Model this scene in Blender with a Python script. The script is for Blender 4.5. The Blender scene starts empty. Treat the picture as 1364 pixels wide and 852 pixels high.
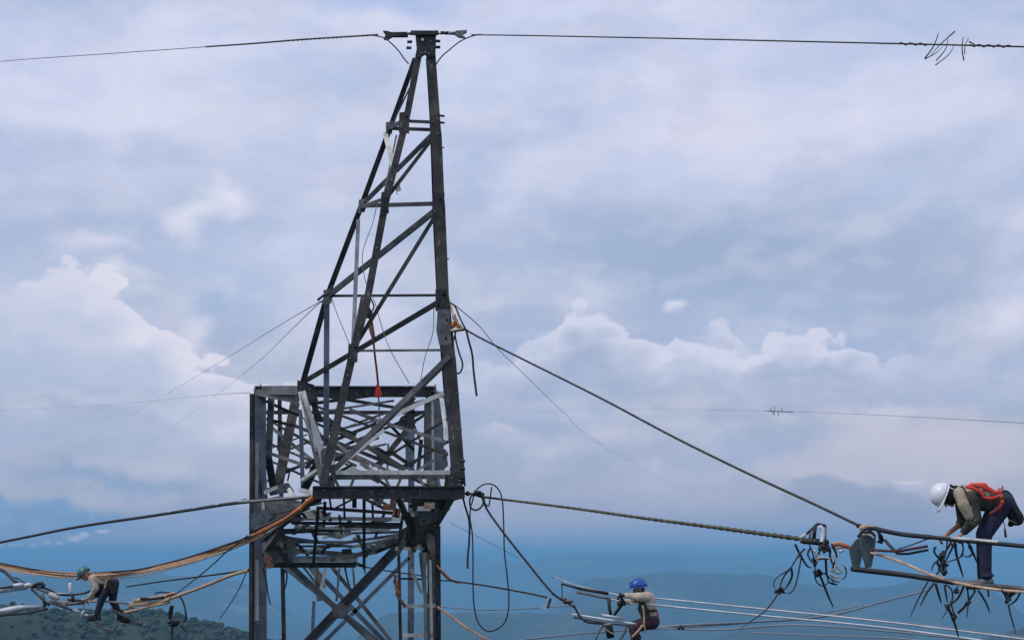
import bpy, bmesh, math, random
from mathutils import Vector, Matrix, noise

random.seed(7)
SC = bpy.context.scene
COL = SC.collection

# ------------------------------------------------------------------ camera
W, H, F = 1364.0, 852.0, 1874.0            # size of the photograph and its focal length in its pixels
PITCH = math.atan((738 - 426) / F)
cam_d = bpy.data.cameras.new('camera')
cam = bpy.data.objects.new('camera', cam_d)
COL.objects.link(cam)
cam.location = (0, 0, 0)
cam.rotation_euler = (math.radians(90) + PITCH, 0, 0)
cam_d.sensor_fit = 'HORIZONTAL'
cam_d.sensor_width = 36.0
cam_d.lens = 36.0 * F / W
cam_d.clip_start = 0.1
cam_d.clip_end = 200000
SC.camera = cam
FW = Vector((0, math.cos(PITCH), math.sin(PITCH)))
UP = Vector((0, -math.sin(PITCH), math.cos(PITCH)))
RT = Vector((1, 0, 0))


def P(px, py, d):
    """world point d metres ahead of the viewpoint seen in direction (px, py)"""
    v = FW + RT * ((px - W / 2) / F) + UP * (-(py - H / 2) / F)
    return v * (d / v.y)


def M(px, d):
    return px * d / F


# ------------------------------------------------------------------ colour + node helpers
def lin(r, g, b):
    return tuple(((c / 255 / 12.92) if c / 255 <= 0.04045 else ((c / 255 + 0.055) / 1.055) ** 2.4) for c in (r, g, b))


class NT:
    def __init__(self, nt):
        self.nt = nt
        self.n = nt.nodes
        self.l = nt.links

    def put(self, sock, v):
        if isinstance(v, bpy.types.NodeSocket):
            self.l.new(v, sock)
        elif v is not None:
            if hasattr(sock.default_value, '__len__') and not hasattr(v, '__len__'):
                v = [v] * len(sock.default_value)
            if hasattr(sock.default_value, '__len__') and len(v) == 3 and len(sock.default_value) == 4:
                v = tuple(v) + (1,)
            sock.default_value = v

    def m(self, op, a, b=None, c=None, clamp=False):
        n = self.n.new('ShaderNodeMath')
        n.operation = op
        n.use_clamp = clamp
        for k, v in enumerate((a, b, c)):
            if v is not None:
                self.put(n.inputs[k], v)
        return n.outputs[0]

    def vm(self, op, a, b=None, c=None, out=0):
        n = self.n.new('ShaderNodeVectorMath')
        n.operation = op
        for k, v in enumerate((a, b, c)):
            if v is not None:
                self.put(n.inputs[k], v)
        return n.outputs[out]

    def noise(self, vec, scale, detail=4, rough=0.5, dist=0.0, out='Fac'):
        n = self.n.new('ShaderNodeTexNoise')
        self.put(n.inputs['Vector'], vec)
        n.inputs['Scale'].default_value = scale
        n.inputs['Detail'].default_value = detail
        n.inputs['Roughness'].default_value = rough
        n.inputs['Distortion'].default_value = dist
        return n.outputs[out]

    def rng(self, v, a, b, c=0.0, d=1.0, smooth=True):
        n = self.n.new('ShaderNodeMapRange')
        n.interpolation_type = 'SMOOTHSTEP' if smooth else 'LINEAR'
        n.clamp = True
        for k, x in zip(('Value', 'From Min', 'From Max', 'To Min', 'To Max'), (v, a, b, c, d)):
            self.put(n.inputs[k], x)
        return n.outputs[0]

    def mix(self, f, a, b, mode='MIX'):
        n = self.n.new('ShaderNodeMix')
        n.data_type = 'RGBA'
        n.blend_type = mode
        self.put(n.inputs[0], f)
        self.put(n.inputs[6], a)
        self.put(n.inputs[7], b)
        return n.outputs[2]

    def ramp(self, v, stops, interp='LINEAR'):
        n = self.n.new('ShaderNodeValToRGB')
        r = n.color_ramp
        r.interpolation = interp
        while len(r.elements) > 1:
            r.elements.remove(r.elements[-1])
        r.elements[0].position = stops[0][0]
        r.elements[0].color = tuple(stops[0][1]) + (1,)
        for p, c in stops[1:]:
            e = r.elements.new(p)
            e.color = tuple(c) + (1,)
        self.put(n.inputs[0], v)
        return n.outputs[0]


# ------------------------------------------------------------------ sky
SUN_EL, SUN_AZ = math.radians(55), math.radians(-118)    # sun high, to the left and a little behind the viewer, through thin cloud
world = bpy.data.worlds.new('World')
SC.world = world
world.use_nodes = True
wn = NT(world.node_tree)
for n in list(wn.n):
    wn.n.remove(n)


def AE(px, py):
    v = (FW + RT * ((px - W / 2) / F) + UP * (-(py - H / 2) / F)).normalized()
    return math.degrees(math.atan2(v.x, v.y)), math.degrees(math.asin(v.z))


tc = wn.n.new('ShaderNodeTexCoord').outputs['Generated']
sep = wn.n.new('ShaderNodeSeparateXYZ')
wn.l.new(tc, sep.inputs[0])
az = wn.m('MULTIPLY', wn.m('ARCTAN2', sep.outputs[0], sep.outputs[1]), 180 / math.pi)
el = wn.m('MULTIPLY', wn.m('ARCSINE', sep.outputs[2]), 180 / math.pi)
cmb = wn.n.new('ShaderNodeCombineXYZ')
wn.l.new(az, cmb.inputs[0])
wn.l.new(el, cmb.inputs[1])
ae = cmb.outputs[0]
flat = wn.vm('MULTIPLY', tc, (1, 1, 2.1))              # clouds stretch sideways
n_big = wn.noise(flat, 5.5, 5, 0.52, 0.3)
n_mid = wn.noise(flat, 15.0, 6, 0.55, 0.4)
n_fine = wn.noise(tc, 60.0, 6, 0.6, 0.2)
wob1 = wn.vm('SUBTRACT', wn.noise(flat, 9.0, 3, 0.5, 0, 'Color'), (0.5, 0.5, 0.5))
wob2 = wn.vm('SUBTRACT', wn.noise(tc, 34.0, 5, 0.6, 0, 'Color'), (0.5, 0.5, 0.5))
pd = wn.vm('ADD', ae, wn.vm('ADD', wn.vm('MULTIPLY', wob1, (7.0, 3.2, 0)), wn.vm('MULTIPLY', wob2, (2.2, 1.8, 0))))
# broad colour of the overcast by height above the horizon
grad = wn.ramp(wn.m('DIVIDE', wn.m('ADD', el, 3.0), 63.0, clamp=True), [
    (0.0, lin(84, 134, 182)), (0.045, lin(118, 152, 194)), (0.060, lin(144, 163, 196)), (0.078, lin(160, 171, 197)),
    (0.10, lin(162, 173, 198)), (0.14, lin(163, 175, 200)), (0.19, lin(168, 181, 208)), (0.25, lin(172, 186, 214)),
    (0.31, lin(191, 199, 226)), (0.36, lin(199, 206, 232)), (0.41, lin(197, 205, 233)), (1.0, lin(200, 206, 228))])
colr = grad
# open, bluer gaps and pale veils
gap = wn.m('MULTIPLY', wn.rng(n_big, 0.54, 0.40, 0, 0.55), wn.rng(el, 2.0, 8.0))
colr = wn.mix(gap, colr, lin(160, 178, 214))
veil = wn.m('MULTIPLY', wn.rng(n_big, 0.50, 0.66, 0, 0.7), wn.rng(el, 1.0, 7.0))
colr = wn.mix(veil, colr, lin(210, 211, 233))
low = wn.m('MULTIPLY', wn.rng(n_mid, 0.46, 0.62, 0, 0.35), wn.rng(el, 0.3, 3.0))
colr = wn.mix(low, colr, lin(186, 190, 214))
# nishita daylight in the mix where the cloud is thin
nish = wn.n.new('ShaderNodeTexSky')
nish.sky_type = 'NISHITA'
nish.sun_disc = False
nish.sun_elevation = SUN_EL
nish.sun_rotation = SUN_AZ
nish.air_density = 1.2
nish.dust_density = 2.0


def blob(px, py, rx, ry, c, s, inner=0.15, vec=None):
    """a soft cloud mass at its direction: radii in photo pixels"""
    global colr
    a, e = AE(px, py)
    k = math.degrees(1 / F)
    n = wn.vm('DIVIDE', wn.vm('SUBTRACT', vec or pd, (a, e, 0)), (rx * k, ry * k, 1e6))
    d = wn.vm('LENGTH', n, out=1)
    colr = wn.mix(wn.rng(d, 1.0, inner, 0, s), colr, lin(*c))


SOFT = [
    (60, 120, 200, 90, (206, 210, 235), 0.7), (190, 110, 160, 70, (198, 205, 232), 0.6),
    (520, 4, 190, 52, (160, 181, 224), 0.9), (330, 60, 110, 40, (184, 196, 228), 0.5),
    (400, 190, 70, 30, (178, 190, 224), 0.6), (210, 170, 90, 50, (206, 211, 234), 0.6),
    (40, 215, 120, 50, (180, 192, 222), 0.7), (300, 285, 140, 30, (178, 191, 221), 0.5),
    (300, 380, 130, 90, (172, 188, 219), 0.8), (255, 412, 70, 50, (160, 178, 212), 0.85),
    (40, 350, 80, 42, (172, 186, 216), 0.8), (420, 330, 120, 90, (188, 199, 227), 0.6),
    (470, 450, 120, 60, (196, 200, 226), 0.6), (520, 180, 120, 80, (196, 203, 229), 0.5),
    (680, 90, 170, 60, (196, 204, 232), 0.7), (760, 230, 190, 60, (198, 204, 228), 0.7),
    (1060, 70, 260, 70, (194, 202, 231), 0.6), (1240, 130, 150, 70, (200, 205, 232), 0.5),
    (900, 240, 150, 45, (184, 196, 225), 0.6), (1060, 160, 130, 50, (198, 206, 230), 0.6),
    (1240, 230, 130, 40, (176, 190, 219), 0.7), (1000, 335, 350, 100, (155, 172, 203), 0.95),
    (700, 360, 90, 45, (170, 184, 213), 0.7), (1230, 360, 200, 80, (157, 173, 203), 0.8),
    (1320, 210, 80, 70, (186, 197, 224), 0.5), (1150, 160, 60, 22, (210, 212, 234), 0.6),
    (690, 240, 110, 50, (200, 206, 229), 0.6),
]
for b in SOFT:
    blob(*b)


def relief(scale, det, k, thr):
    """billows read by their height against the same billows a little higher up"""
    global colr
    a_ = wn.noise(wn.vm('ADD', flat, wn.vm('MULTIPLY', wob2, (0.012, 0.012, 0.012))), scale, det, 0.55)
    b_ = wn.noise(wn.vm('ADD', flat, wn.vm('ADD', wn.vm('MULTIPLY', wob2, (0.012, 0.012, 0.012)), (-0.05 / scale * 4, 0, 0.11 / scale * 4))), scale, det, 0.55)
    dlt = wn.m('SUBTRACT', a_, b_)
    hi = wn.m('MULTIPLY', wn.rng(dlt, 0.0, thr, 0, k), wn.rng(el, 1.2, 4.0))
    lo_ = wn.m('MULTIPLY', wn.rng(dlt, 0.0, -thr, 0, k), wn.rng(el, 1.2, 4.0))
    colr = wn.mix(hi, colr, lin(226, 222, 234))
    colr = wn.mix(lo_, colr, lin(154, 171, 206))


relief(7.0, 5, 0.21, 0.16)
relief(21.0, 5, 0.11, 0.16)

def curve(pts):
    """float curve of elevation over azimuth through photo points; clamps outside"""
    n = wn.n.new('ShaderNodeFloatCurve')
    c = n.mapping.curves[0]
    xs = []
    for (x, y) in pts:
        a, e = AE(x, y)
        xs.append(((a + 30) / 60, (e + 5) / 35))
    n.mapping.use_clip = False
    c.points[0].location = xs[0]
    c.points[1].location = xs[-1]
    for p in xs[1:-1]:
        c.points.new(*p)
    for p in c.points:
        p.handle_type = 'AUTO'
    n.mapping.update()
    wn.put(n.inputs['Value'], wn.m('DIVIDE', wn.m('ADD', az, 30.0), 60.0, clamp=True))
    return wn.m('SUBTRACT', wn.m('MULTIPLY', n.outputs[0], 35.0), 5.0)


def bank(pts, rim, body, base, thick, x0, x1, s=0.9, puff=1.3, soft=0.28, fade=70):
    """cumulus bank: a crisp puffy top edge that dissolves into its own base"""
    global colr
    k = math.degrees(1 / F)
    vor = wn.n.new('ShaderNodeTexVoronoi')
    vor.feature = 'SMOOTH_F1'
    vor.inputs['Scale'].default_value = 36.0
    vor.inputs['Smoothness'].default_value = 0.35
    wn.put(vor.inputs['Vector'], wn.vm('ADD', flat, wn.vm('MULTIPLY', wob2, (0.02, 0.02, 0.02))))
    puffs = wn.m('MULTIPLY', wn.m('SUBTRACT', 0.35, vor.outputs['Distance']), puff)
    edge = wn.m('ADD', wn.m('ADD', curve(pts), puffs), wn.m('MULTIPLY', wn.m('SUBTRACT', n_fine, 0.5), puff * 0.9))
    dep = wn.m('SUBTRACT', edge, el)                     # degrees below the top edge
    m_top = wn.rng(dep, 0.0, soft)
    m_bot = wn.rng(wn.m('ADD', dep, wn.m('MULTIPLY', wn.m('SUBTRACT', n_mid, 0.5), 3.0)), thick * k * 1.25, thick * k * 0.55)
    a0, a1 = AE(x0, 500)[0], AE(x1, 500)[0]
    wa = wn.m('ADD', az, wn.m('MULTIPLY', wn.m('SUBTRACT', n_mid, 0.5), 5.0))
    m_s = wn.m('MULTIPLY', wn.rng(wa, a0 - fade * k, a0 + fade * k), wn.rng(wa, a1 + fade * k, a1 - fade * k))
    mask = wn.m('MULTIPLY', wn.m('MULTIPLY', wn.m('MULTIPLY', m_top, m_bot), m_s), s)
    t = wn.m('DIVIDE', wn.m('ADD', dep, wn.m('MULTIPLY', wn.m('SUBTRACT', n_mid, 0.5), 2.6)), thick * k, clamp=True)
    c = wn.ramp(t, [(0.0, lin(*rim)), (0.14, lin(*rim)), (0.4, lin(*body)), (0.85, lin(*base)), (1, lin(*base))])
    colr = wn.mix(mask, colr, c)


# left: bright cloud behind, then a bank sloping down to the right
blob(300, 262, 84, 34, (224, 221, 235), 0.95, -0.2)
blob(276, 292, 56, 40, (218, 217, 233), 0.85, -0.2)
blob(120, 322, 110, 26, (216, 214, 232), 0.7, -0.1)
bank([(-200, 318), (0, 322), (60, 318), (110, 308), (160, 300), (210, 312), (260, 330)],
     (212, 212, 231), (202, 205, 228), (186, 196, 224), 40, 70, 190, 0.35, 1.0, 0.9, 40)
blob(120, 350, 160, 26, (176, 188, 216), 0.6)
bank([(-300, 400), (0, 375), (60, 348), (110, 350), (150, 362), (185, 402), (215, 420), (250, 448), (290, 474), (340, 500),
      (420, 520), (520, 540)], (222, 218, 232), (198, 203, 225), (170, 182, 209), 150, 40, 400, 0.85, 1.6, 0.3, 130)
blob(50, 430, 150, 80, (194, 201, 226), 0.55, -0.2)
blob(158, 372, 60, 30, (230, 225, 233), 0.8, -0.2)
blob(80, 385, 90, 40, (208, 209, 229), 0.6, -0.3)
blob(240, 460, 46, 34, (212, 211, 229), 0.7, 0.1)
blob(180, 490, 90, 24, (174, 187, 215), 0.65)
blob(40, 500, 90, 40, (170, 185, 213), 0.6)
blob(110, 530, 110, 24, (190, 195, 219), 0.6)
blob(60, 590, 190, 34, (160, 176, 207), 0.75)
blob(260, 560, 120, 26, (184, 190, 215), 0.6)
blob(130, 645, 210, 20, (132, 160, 199), 0.7)
blob(20, 650, 80, 24, (162, 172, 203), 0.6)
blob(270, 690, 160, 26, (136, 158, 198), 0.7)
blob(60, 700, 170, 26, (98, 146, 194), 0.7)
# right: the long cumulus bank
blob(911, 411, 30, 17, (204, 209, 230), 0.95, 0.2)
bank([(880, 470), (925, 440), (940, 420), (957, 414), (975, 428), (1000, 452), (1040, 480)],
     (200, 204, 226), (186, 193, 219), (172, 184, 210), 60, 930, 990, 0.85, 0.6, 0.3, 14)
bank([(560, 500), (640, 482), (690, 452), (720, 436), (742, 420), (760, 396), (785, 392), (808, 412), (835, 432), (870, 446), (905, 442),
      (940, 442), (985, 446), (1020, 446), (1060, 438), (1110, 440), (1150, 456), (1180, 466), (1210, 450), (1250, 470), (1300, 458), (1500, 450)],
     (207, 209, 229), (186, 193, 217), (159, 172, 201), 90, 660, 1190, 0.85, 1.5, 0.26, 90)
blob(1090, 496, 130, 15, (157, 172, 202), 0.65)
blob(1290, 480, 120, 34, (184, 190, 214), 0.6, -0.2)
blob(740, 530, 110, 16, (184, 189, 212), 0.55)
blob(880, 500, 130, 16, (170, 182, 210), 0.55)
blob(760, 575, 120, 30, (158, 172, 204), 0.7)
blob(900, 600, 160, 26, (160, 172, 203), 0.6)
blob(1010, 580, 90, 30, (154, 172, 204), 0.7)
blob(670, 575, 50, 14, (196, 196, 216), 0.7)
blob(690, 590, 70, 22, (184, 188, 213), 0.6)
blob(1250, 596, 230, 66, (194, 192, 208), 0.92, 0.3)
blob(1150, 560, 70, 26, (196, 195, 212), 0.8, 0.0)
blob(1180, 540, 60, 14, (202, 200, 217), 0.7)
blob(1130, 616, 170, 36, (186, 187, 206), 0.75)
blob(1290, 690, 150, 30, (174, 178, 200), 0.6)
blob(1330, 480, 60, 30, (190, 194, 217), 0.6)
blob(1340, 670, 80, 40, (186, 187, 206), 0.6)
bank([(960, 690), (1030, 660), (1055, 634), (1085, 628), (1115, 632), (1150, 640), (1200, 648), (1260, 664), (1340, 690)],
     (152, 165, 192), (148, 162, 191), (146, 161, 192), 60, 1020, 1250, 0.85, 0.25, 0.3, 30)
blob(1175, 640, 46, 7, (212, 208, 219), 0.8, 0.0)
blob(730, 680, 190, 40, (160, 169, 197), 0.7)
blob(950, 650, 120, 26, (172, 176, 202), 0.6)
blob(1000, 715, 260, 16, (130, 152, 192), 0.5)
# a row of small bright cloudlets low over the left horizon
for (x, y, rx, ry) in ((2, 726, 9, 4), (18, 726, 9, 4), (46, 725, 10, 5), (64, 722, 10, 5), (79, 722, 8, 4), (100, 717, 18, 6), (112, 712, 12, 6),
                       (136, 708, 18, 4), (28, 724, 8, 3), (238, 757, 14, 4)):
    blob(x, y, rx * 0.85, ry * 0.95, (200, 204, 224), 0.85, 0.1, wn.vm('ADD', ae, wn.vm('MULTIPLY', wob2, (0.5, 0.25, 0))))
# cloud texture everywhere
colr = wn.mix(wn.rng(n_mid, 0.35, 0.65, 0, 0.22), colr, wn.mix(1.0, colr, (1.12, 1.09, 1.04), 'MULTIPLY'))
colr = wn.mix(wn.rng(n_fine, 0.35, 0.68, 0, 0.10), colr, wn.mix(1.0, colr, (0.86, 0.88, 0.91), 'MULTIPLY'))
bc = wn.n.new('ShaderNodeBrightContrast')
wn.put(bc.inputs[0], colr)
bc.inputs[1].default_value = 0.018
bc.inputs[2].default_value = 0.2
hs = wn.n.new('ShaderNodeHueSaturation')
hs.inputs['Saturation'].default_value = 0.88
wn.put(hs.inputs['Color'], bc.outputs[0])
bg1 = wn.n.new('ShaderNodeBackground')
wn.put(bg1.inputs[0], hs.outputs[0])
bg1.inputs[1].default_value = 1.03
bg2 = wn.n.new('ShaderNodeBackground')
wn.put(bg2.inputs[0], nish.outputs[0])
bg2.inputs[1].default_value = 0.1
ms = wn.n.new('ShaderNodeMixShader')
ms.inputs[0].default_value = 0.06                      # thin spots let the clear sky through evenly
wn.l.new(bg1.outputs[0], ms.inputs[1])
wn.l.new(bg2.outputs[0], ms.inputs[2])
wo = wn.n.new('ShaderNodeOutputWorld')
wn.l.new(ms.outputs[0], wo.inputs[0])
world.cycles.sampling_method = 'MANUAL'
world.cycles.sample_map_resolution = 512

sun_d = bpy.data.lights.new('sun', 'SUN')
sun_d.energy = 1.5
sun_d.angle = math.radians(10)
sun_d.color = (1.0, 0.95, 0.88)
sun = bpy.data.objects.new('sun', sun_d)
COL.objects.link(sun)
sdir = Vector((math.sin(SUN_AZ) * math.cos(SUN_EL), math.cos(SUN_AZ) * math.cos(SUN_EL), math.sin(SUN_EL)))
sun.rotation_euler = sdir.to_track_quat('Z', 'Y').to_euler()

vs = SC.view_settings
vs.view_transform = 'Standard'
vs.look = 'None'
vs.exposure = 0.0
vs.gamma = 1.0
vs.use_curve_mapping = False
SC.cycles.use_denoising = True
SC.cycles.volume_bounces = 0
SC.cycles.max_bounces = 6

# ------------------------------------------------------------------ terrain
def bump(x, y, cx, cy, rx, ry, h):
    return h * math.exp(-(((x - cx) / rx) ** 2 + ((y - cy) / ry) ** 2))


def ridge(azd, r, a0, a1, r0, wr, top, seed, rough=0.25):
    """a mountain ridge at distance r0 between two bearings"""
    s = min(1, max(0, (azd - a0) / 4.0 + 0.5)) * min(1, max(0, (a1 - azd) / 4.0 + 0.5))
    if s <= 0:
        return 0
    s = s * s * (3 - 2 * s)
    n = noise.fractal(Vector((azd * 0.22 + seed, r / r0 * 1.6, seed)), 1.0, 2.2, 5)
    fall = math.exp(-((r - r0) / wr) ** 2)
    return s * top * fall * (1 + rough * n)


def height(x, y):
    r = math.hypot(x, y)
    a = math.degrees(math.atan2(x, y))
    z = -450.0
    # hill that carries the viewer and the tower
    near = 420 * math.exp(-((x - 10) / 330) ** 2 - ((y - 10) / 260) ** 2)
    tot = near
    tot += ridge(a, r, -70, -3.5, 950, 290, 423 - max(-14, a + 17.0) * 1.9, 3.1, 0.022)
    tot += ridge(a, r, 14.5, 55, 2500, 420, 316 + min(3, max(0, a - 17)) * 12, 9.7, 0.05)
    tot += ridge(a, r, 1.5, 19.5, 7200, 1300, 336, 5.3, 0.17)
    tot += ridge(a, r, -6.5, 6.5, 5000, 700, 268, 1.7, 0.16)
    tot += ridge(a, r, 7.0, 17.0, 4300, 560, 240, 6.1, 0.16)
    tot += ridge(a, r, -30, -9, 8200, 1300, 330, 8.8, 0.14)
    tot += ridge(a, r, -9, 12, 13500, 2000, 430, 7.9, 0.2)
    fr = 470 + 95 * noise.fractal(Vector((a * 0.16, 3.3, 0.7)), 1.0, 2.1, 6)
    tot += fr * math.exp(-((r - 23000) / 4200) ** 2)
    tot += ridge(a, r, 60, 300, 5200, 1600, 260, 2.4, 0.4) + ridge(a, r, -178, -60, 5200, 1600, 260, 4.4, 0.4)
    n = noise.fractal(Vector((x / 900, y / 900, 1.3)), 1.0, 2.1, 6)
    z += tot + n * 22 * min(1, r / 900)
    return min(z, -22.0) if r < 7000 else min(z, 62.0 - 6 * math.exp(-abs(z - 62) / 20) if z > 62 else z)


azs = []
a = -180.0
while a < 180:
    azs.append(a)
    a += 0.25 if -27 <= a < 27 else 3.0
NR = 260
rad = [4.0 * (40000 / 4.0) ** (i / (NR - 1)) for i in range(NR)]
tv, tf = [(0, 0, height(0, 0))], []
for r in rad:
    for a in azs:
        ar = math.radians(a)
        x, y = r * math.sin(ar), r * math.cos(ar)
        tv.append((x, y, height(x, y)))
NA = len(azs)
for j in range(NA):
    tf.append((0, 1 + (j + 1) % NA, 1 + j))
for i in range(NR - 1):
    b0, b1 = 1 + i * NA, 1 + (i + 1) * NA
    for j in range(NA):
        k = (j + 1) % NA
        tf.append((b0 + j, b0 + k, b1 + k, b1 + j))
tm = bpy.data.meshes.new('ground')
tm.from_pydata(tv, [], tf)
tm.polygons.foreach_set('use_smooth', [True] * len(tm.polygons))
ground = bpy.data.objects.new('ground', tm)
COL.objects.link(ground)
ground['kind'] = 'structure'
gm = bpy.data.materials.new('wooded_hills')
gm.use_nodes = True
g = NT(gm.node_tree)
bs = g.n['Principled BSDF']
pos = g.n.new('ShaderNodeNewGeometry').outputs['Position']
f1 = g.noise(pos, 0.012, 8, 0.62)
f2 = g.noise(pos, 0.0016, 5, 0.55)
c = g.ramp(f1, [(0.3, (0.012, 0.026, 0.014)), (0.5, (0.022, 0.042, 0.022)), (0.68, (0.045, 0.065, 0.034))])
c = g.mix(g.rng(f2, 0.54, 0.66, 0, 0.5), c, (0.12, 0.12, 0.075))
f3 = g.noise(pos, 0.0011, 6, 0.6)
c = g.mix(g.rng(f3, 0.6, 0.68, 0, 0.7), c, (0.27, 0.23, 0.18))
g.put(bs.inputs['Base Color'], c)
bs.inputs['Roughness'].default_value = 0.95
bmp = g.n.new('ShaderNodeBump')
bmp.inputs['Strength'].default_value = 0.8
bmp.inputs['Distance'].default_value = 18
g.put(bmp.inputs['Height'], g.noise(pos, 0.05, 6, 0.65))
g.l.new(bmp.outputs[0], bs.inputs['Normal'])
tm.materials.append(gm)

# ------------------------------------------------------------------ haze
zmin = min(v[2] for v in tv)
zmax = max(v[2] for v in tv)

bm = bmesh.new()
bmesh.ops.create_cube(bm, size=1)
for v in bm.verts:
    v.co = (v.co.x * 82000, v.co.y * 82000, (max(14.0, zmax) + 4.0 if v.co.z > 0 else zmin - 1.0))
hm = bpy.data.meshes.new('haze')
bm.to_mesh(hm)
bm.free()
haze = bpy.data.objects.new('haze', hm)
COL.objects.link(haze)
haze['kind'] = 'stuff'
hmat = bpy.data.materials.new('haze')
hmat.use_nodes = True
h = NT(hmat.node_tree)
for n in list(h.n):
    h.n.remove(n)
pv = h.n.new('ShaderNodeVolumePrincipled')
pv.inputs['Color'].default_value = (0.27, 0.65, 1.0, 1)
pv.inputs['Density'].default_value = 1.55e-4
pv.inputs['Anisotropy'].default_value = 0.0
ho = h.n.new('ShaderNodeOutputMaterial')
h.l.new(pv.outputs[0], ho.inputs['Volume'])
hm.materials.append(hmat)

# ------------------------------------------------------------------ wood on the near hill slope
rw = random.Random(5)
wv, wf = [], []
ico = bmesh.new()
bmesh.ops.create_icosphere(ico, subdivisions=1, radius=1)
iv = [v.co.copy() for v in ico.verts]
fi = [tuple(v.index for v in f.verts) for f in ico.faces]
ico.free()
n_tree = 0
while n_tree < 7000:
    a = rw.uniform(-27, -4)
    r = rw.uniform(620, 1120)
    x, y = r * math.sin(math.radians(a)), r * math.cos(math.radians(a))
    if noise.noise(Vector((x / 70, y / 70, 2))) + rw.uniform(-.35, .35) < -0.3:
        continue
    n_tree += 1
    z = height(x, y)
    R_ = rw.uniform(1.0, 2.5)
    for c in range(3):
        cx, cy, cz = x + rw.uniform(-.6, .6) * R_, y + rw.uniform(-.6, .6) * R_, z + R_ * rw.uniform(0.3, 1.0)
        rr = R_ * rw.uniform(.5, .85)
        b0 = len(wv)
        for v in iv:
            k = rr * rw.uniform(0.7, 1.25)
            wv.append((cx + v.x * k, cy + v.y * k, cz + v.z * k * 0.85))
        wf += [tuple(b0 + q for q in f) for f in fi]
wm = bpy.data.meshes.new('woodland')
wm.from_pydata(wv, [], wf)
wood = bpy.data.objects.new('woodland', wm)
COL.objects.link(wood)
wood['kind'] = 'stuff'
wmat = bpy.data.materials.new('foliage')
wmat.use_nodes = True
g = NT(wmat.node_tree)
pos = g.n.new('ShaderNodeNewGeometry').outputs['Position']
g.put(g.n['Principled BSDF'].inputs['Base Color'], g.ramp(g.noise(pos, 0.06, 5, 0.65), [(0.3, (0.016, 0.034, 0.018)), (0.55, (0.028, 0.052, 0.026)), (0.7, (0.045, 0.072, 0.034))]))
g.n['Principled BSDF'].inputs['Roughness'].default_value = 0.9
wm.materials.append(wmat)

# ------------------------------------------------------------------ materials
def mat(name, a, b=None, rough=0.6, metal=0.0, scale=9.0, lo=0.35, hi=0.65, c3=None, s3=3.0, lo3=0.58, hi3=0.7, bump=0.0, spec=None):
    m = bpy.data.materials.new(name)
    m.use_nodes = True
    t = NT(m.node_tree)
    bs = t.n['Principled BSDF']
    pos = t.n.new('ShaderNodeNewGeometry').outputs['Position']
    f = t.noise(pos, scale, 5, 0.6, 0.3)
    c = t.mix(t.rng(f, lo, hi), a, b or a)
    if c3:
        c = t.mix(t.rng(t.noise(pos, s3, 6, 0.65, 0.5), lo3, hi3), c, c3)
    if name.endswith('steel') and not name.startswith('rusty'):       # rust bleeding and white bloom
        st = t.vm('MULTIPLY', pos, (1.0, 1.0, 0.35))
        c = t.mix(t.rng(t.noise(st, 7.0, 6, 0.7, 0.4), 0.60, 0.74, 0, 0.6), c, (0.13, 0.075, 0.045))
        c = t.mix(t.rng(t.noise(st, 15.0, 4, 0.6), 0.60, 0.72, 0, 0.45), c, (0.30, 0.30, 0.29))
    t.put(bs.inputs['Base Color'], c)
    t.put(bs.inputs['Roughness'], t.rng(f, 0.3, 0.7, rough - 0.1, rough + 0.1))
    bs.inputs['Metallic'].default_value = metal
    if spec is not None:
        bs.inputs['Specular IOR Level'].default_value = spec
    if bump:
        bn = t.n.new('ShaderNodeBump')
        bn.inputs['Strength'].default_value = bump
        bn.inputs['Distance'].default_value = 0.03
        t.put(bn.inputs['Height'], t.noise(pos, scale * 1.3, 5, 0.6, 1.2))
        t.l.new(bn.outputs[0], bs.inputs['Normal'])
    return m


DK = mat('dark_weathered_steel', (0.015, 0.016, 0.017), (0.052, 0.053, 0.052), 0.55, 0.3, 2.2, c3=(0.11, 0.105, 0.095), s3=1.3, lo3=0.55, hi3=0.75, spec=0.35)
MD = mat('dull_galvanised_steel', (0.075, 0.08, 0.082), (0.18, 0.182, 0.178), 0.5, 0.5, 2.6, c3=(0.36, 0.34, 0.31), s3=1.9, lo3=0.52, hi3=0.78)
BL = mat('blue_grey_steel', (0.08, 0.105, 0.14), (0.17, 0.20, 0.24), 0.5, 0.5, 2.0)
PL = mat('pale_zinc_steel', (0.42, 0.42, 0.40), (0.66, 0.65, 0.61), 0.5, 0.2, 3.0, c3=(0.22, 0.21, 0.19), s3=4.0)
WP = mat('painted_leg_glint', (0.66, 0.66, 0.65), (0.78, 0.78, 0.76), 0.45, 0.1, 3.0)  # highlight on the left body leg, put into the colour
RU = mat('rusty_steel', (0.16, 0.06, 0.03), (0.30, 0.16, 0.10), 0.8, 0.1, 8.0, c3=(0.35, 0.30, 0.25), s3=6.0)
CB = mat('black_cable', (0.008, 0.009, 0.012), (0.022, 0.024, 0.03), 0.55, 0.0, 6.0)
CT = mat('twisted_wire', (0.02, 0.018, 0.016), (0.07, 0.062, 0.05), 0.6, 0.2, 12.0)
AL = mat('bright_aluminium', (0.36, 0.39, 0.44), (0.54, 0.57, 0.62), 0.45, 0.2, 4.0)
SV = mat('dull_aluminium', (0.16, 0.165, 0.165), (0.27, 0.275, 0.27), 0.5, 0.3, 5.0)
FR = mat('haze_tinted_conductor', (0.17, 0.20, 0.24), (0.24, 0.27, 0.31), 0.8, 0.0, 0.5)  # far lines: distance haze is put into this pale blue-grey
TR = mat('tan_rope', (0.44, 0.27, 0.16), (0.64, 0.46, 0.32), 0.9, 0.0, 14.0, c3=(0.22, 0.14, 0.10), s3=5.0)
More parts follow.
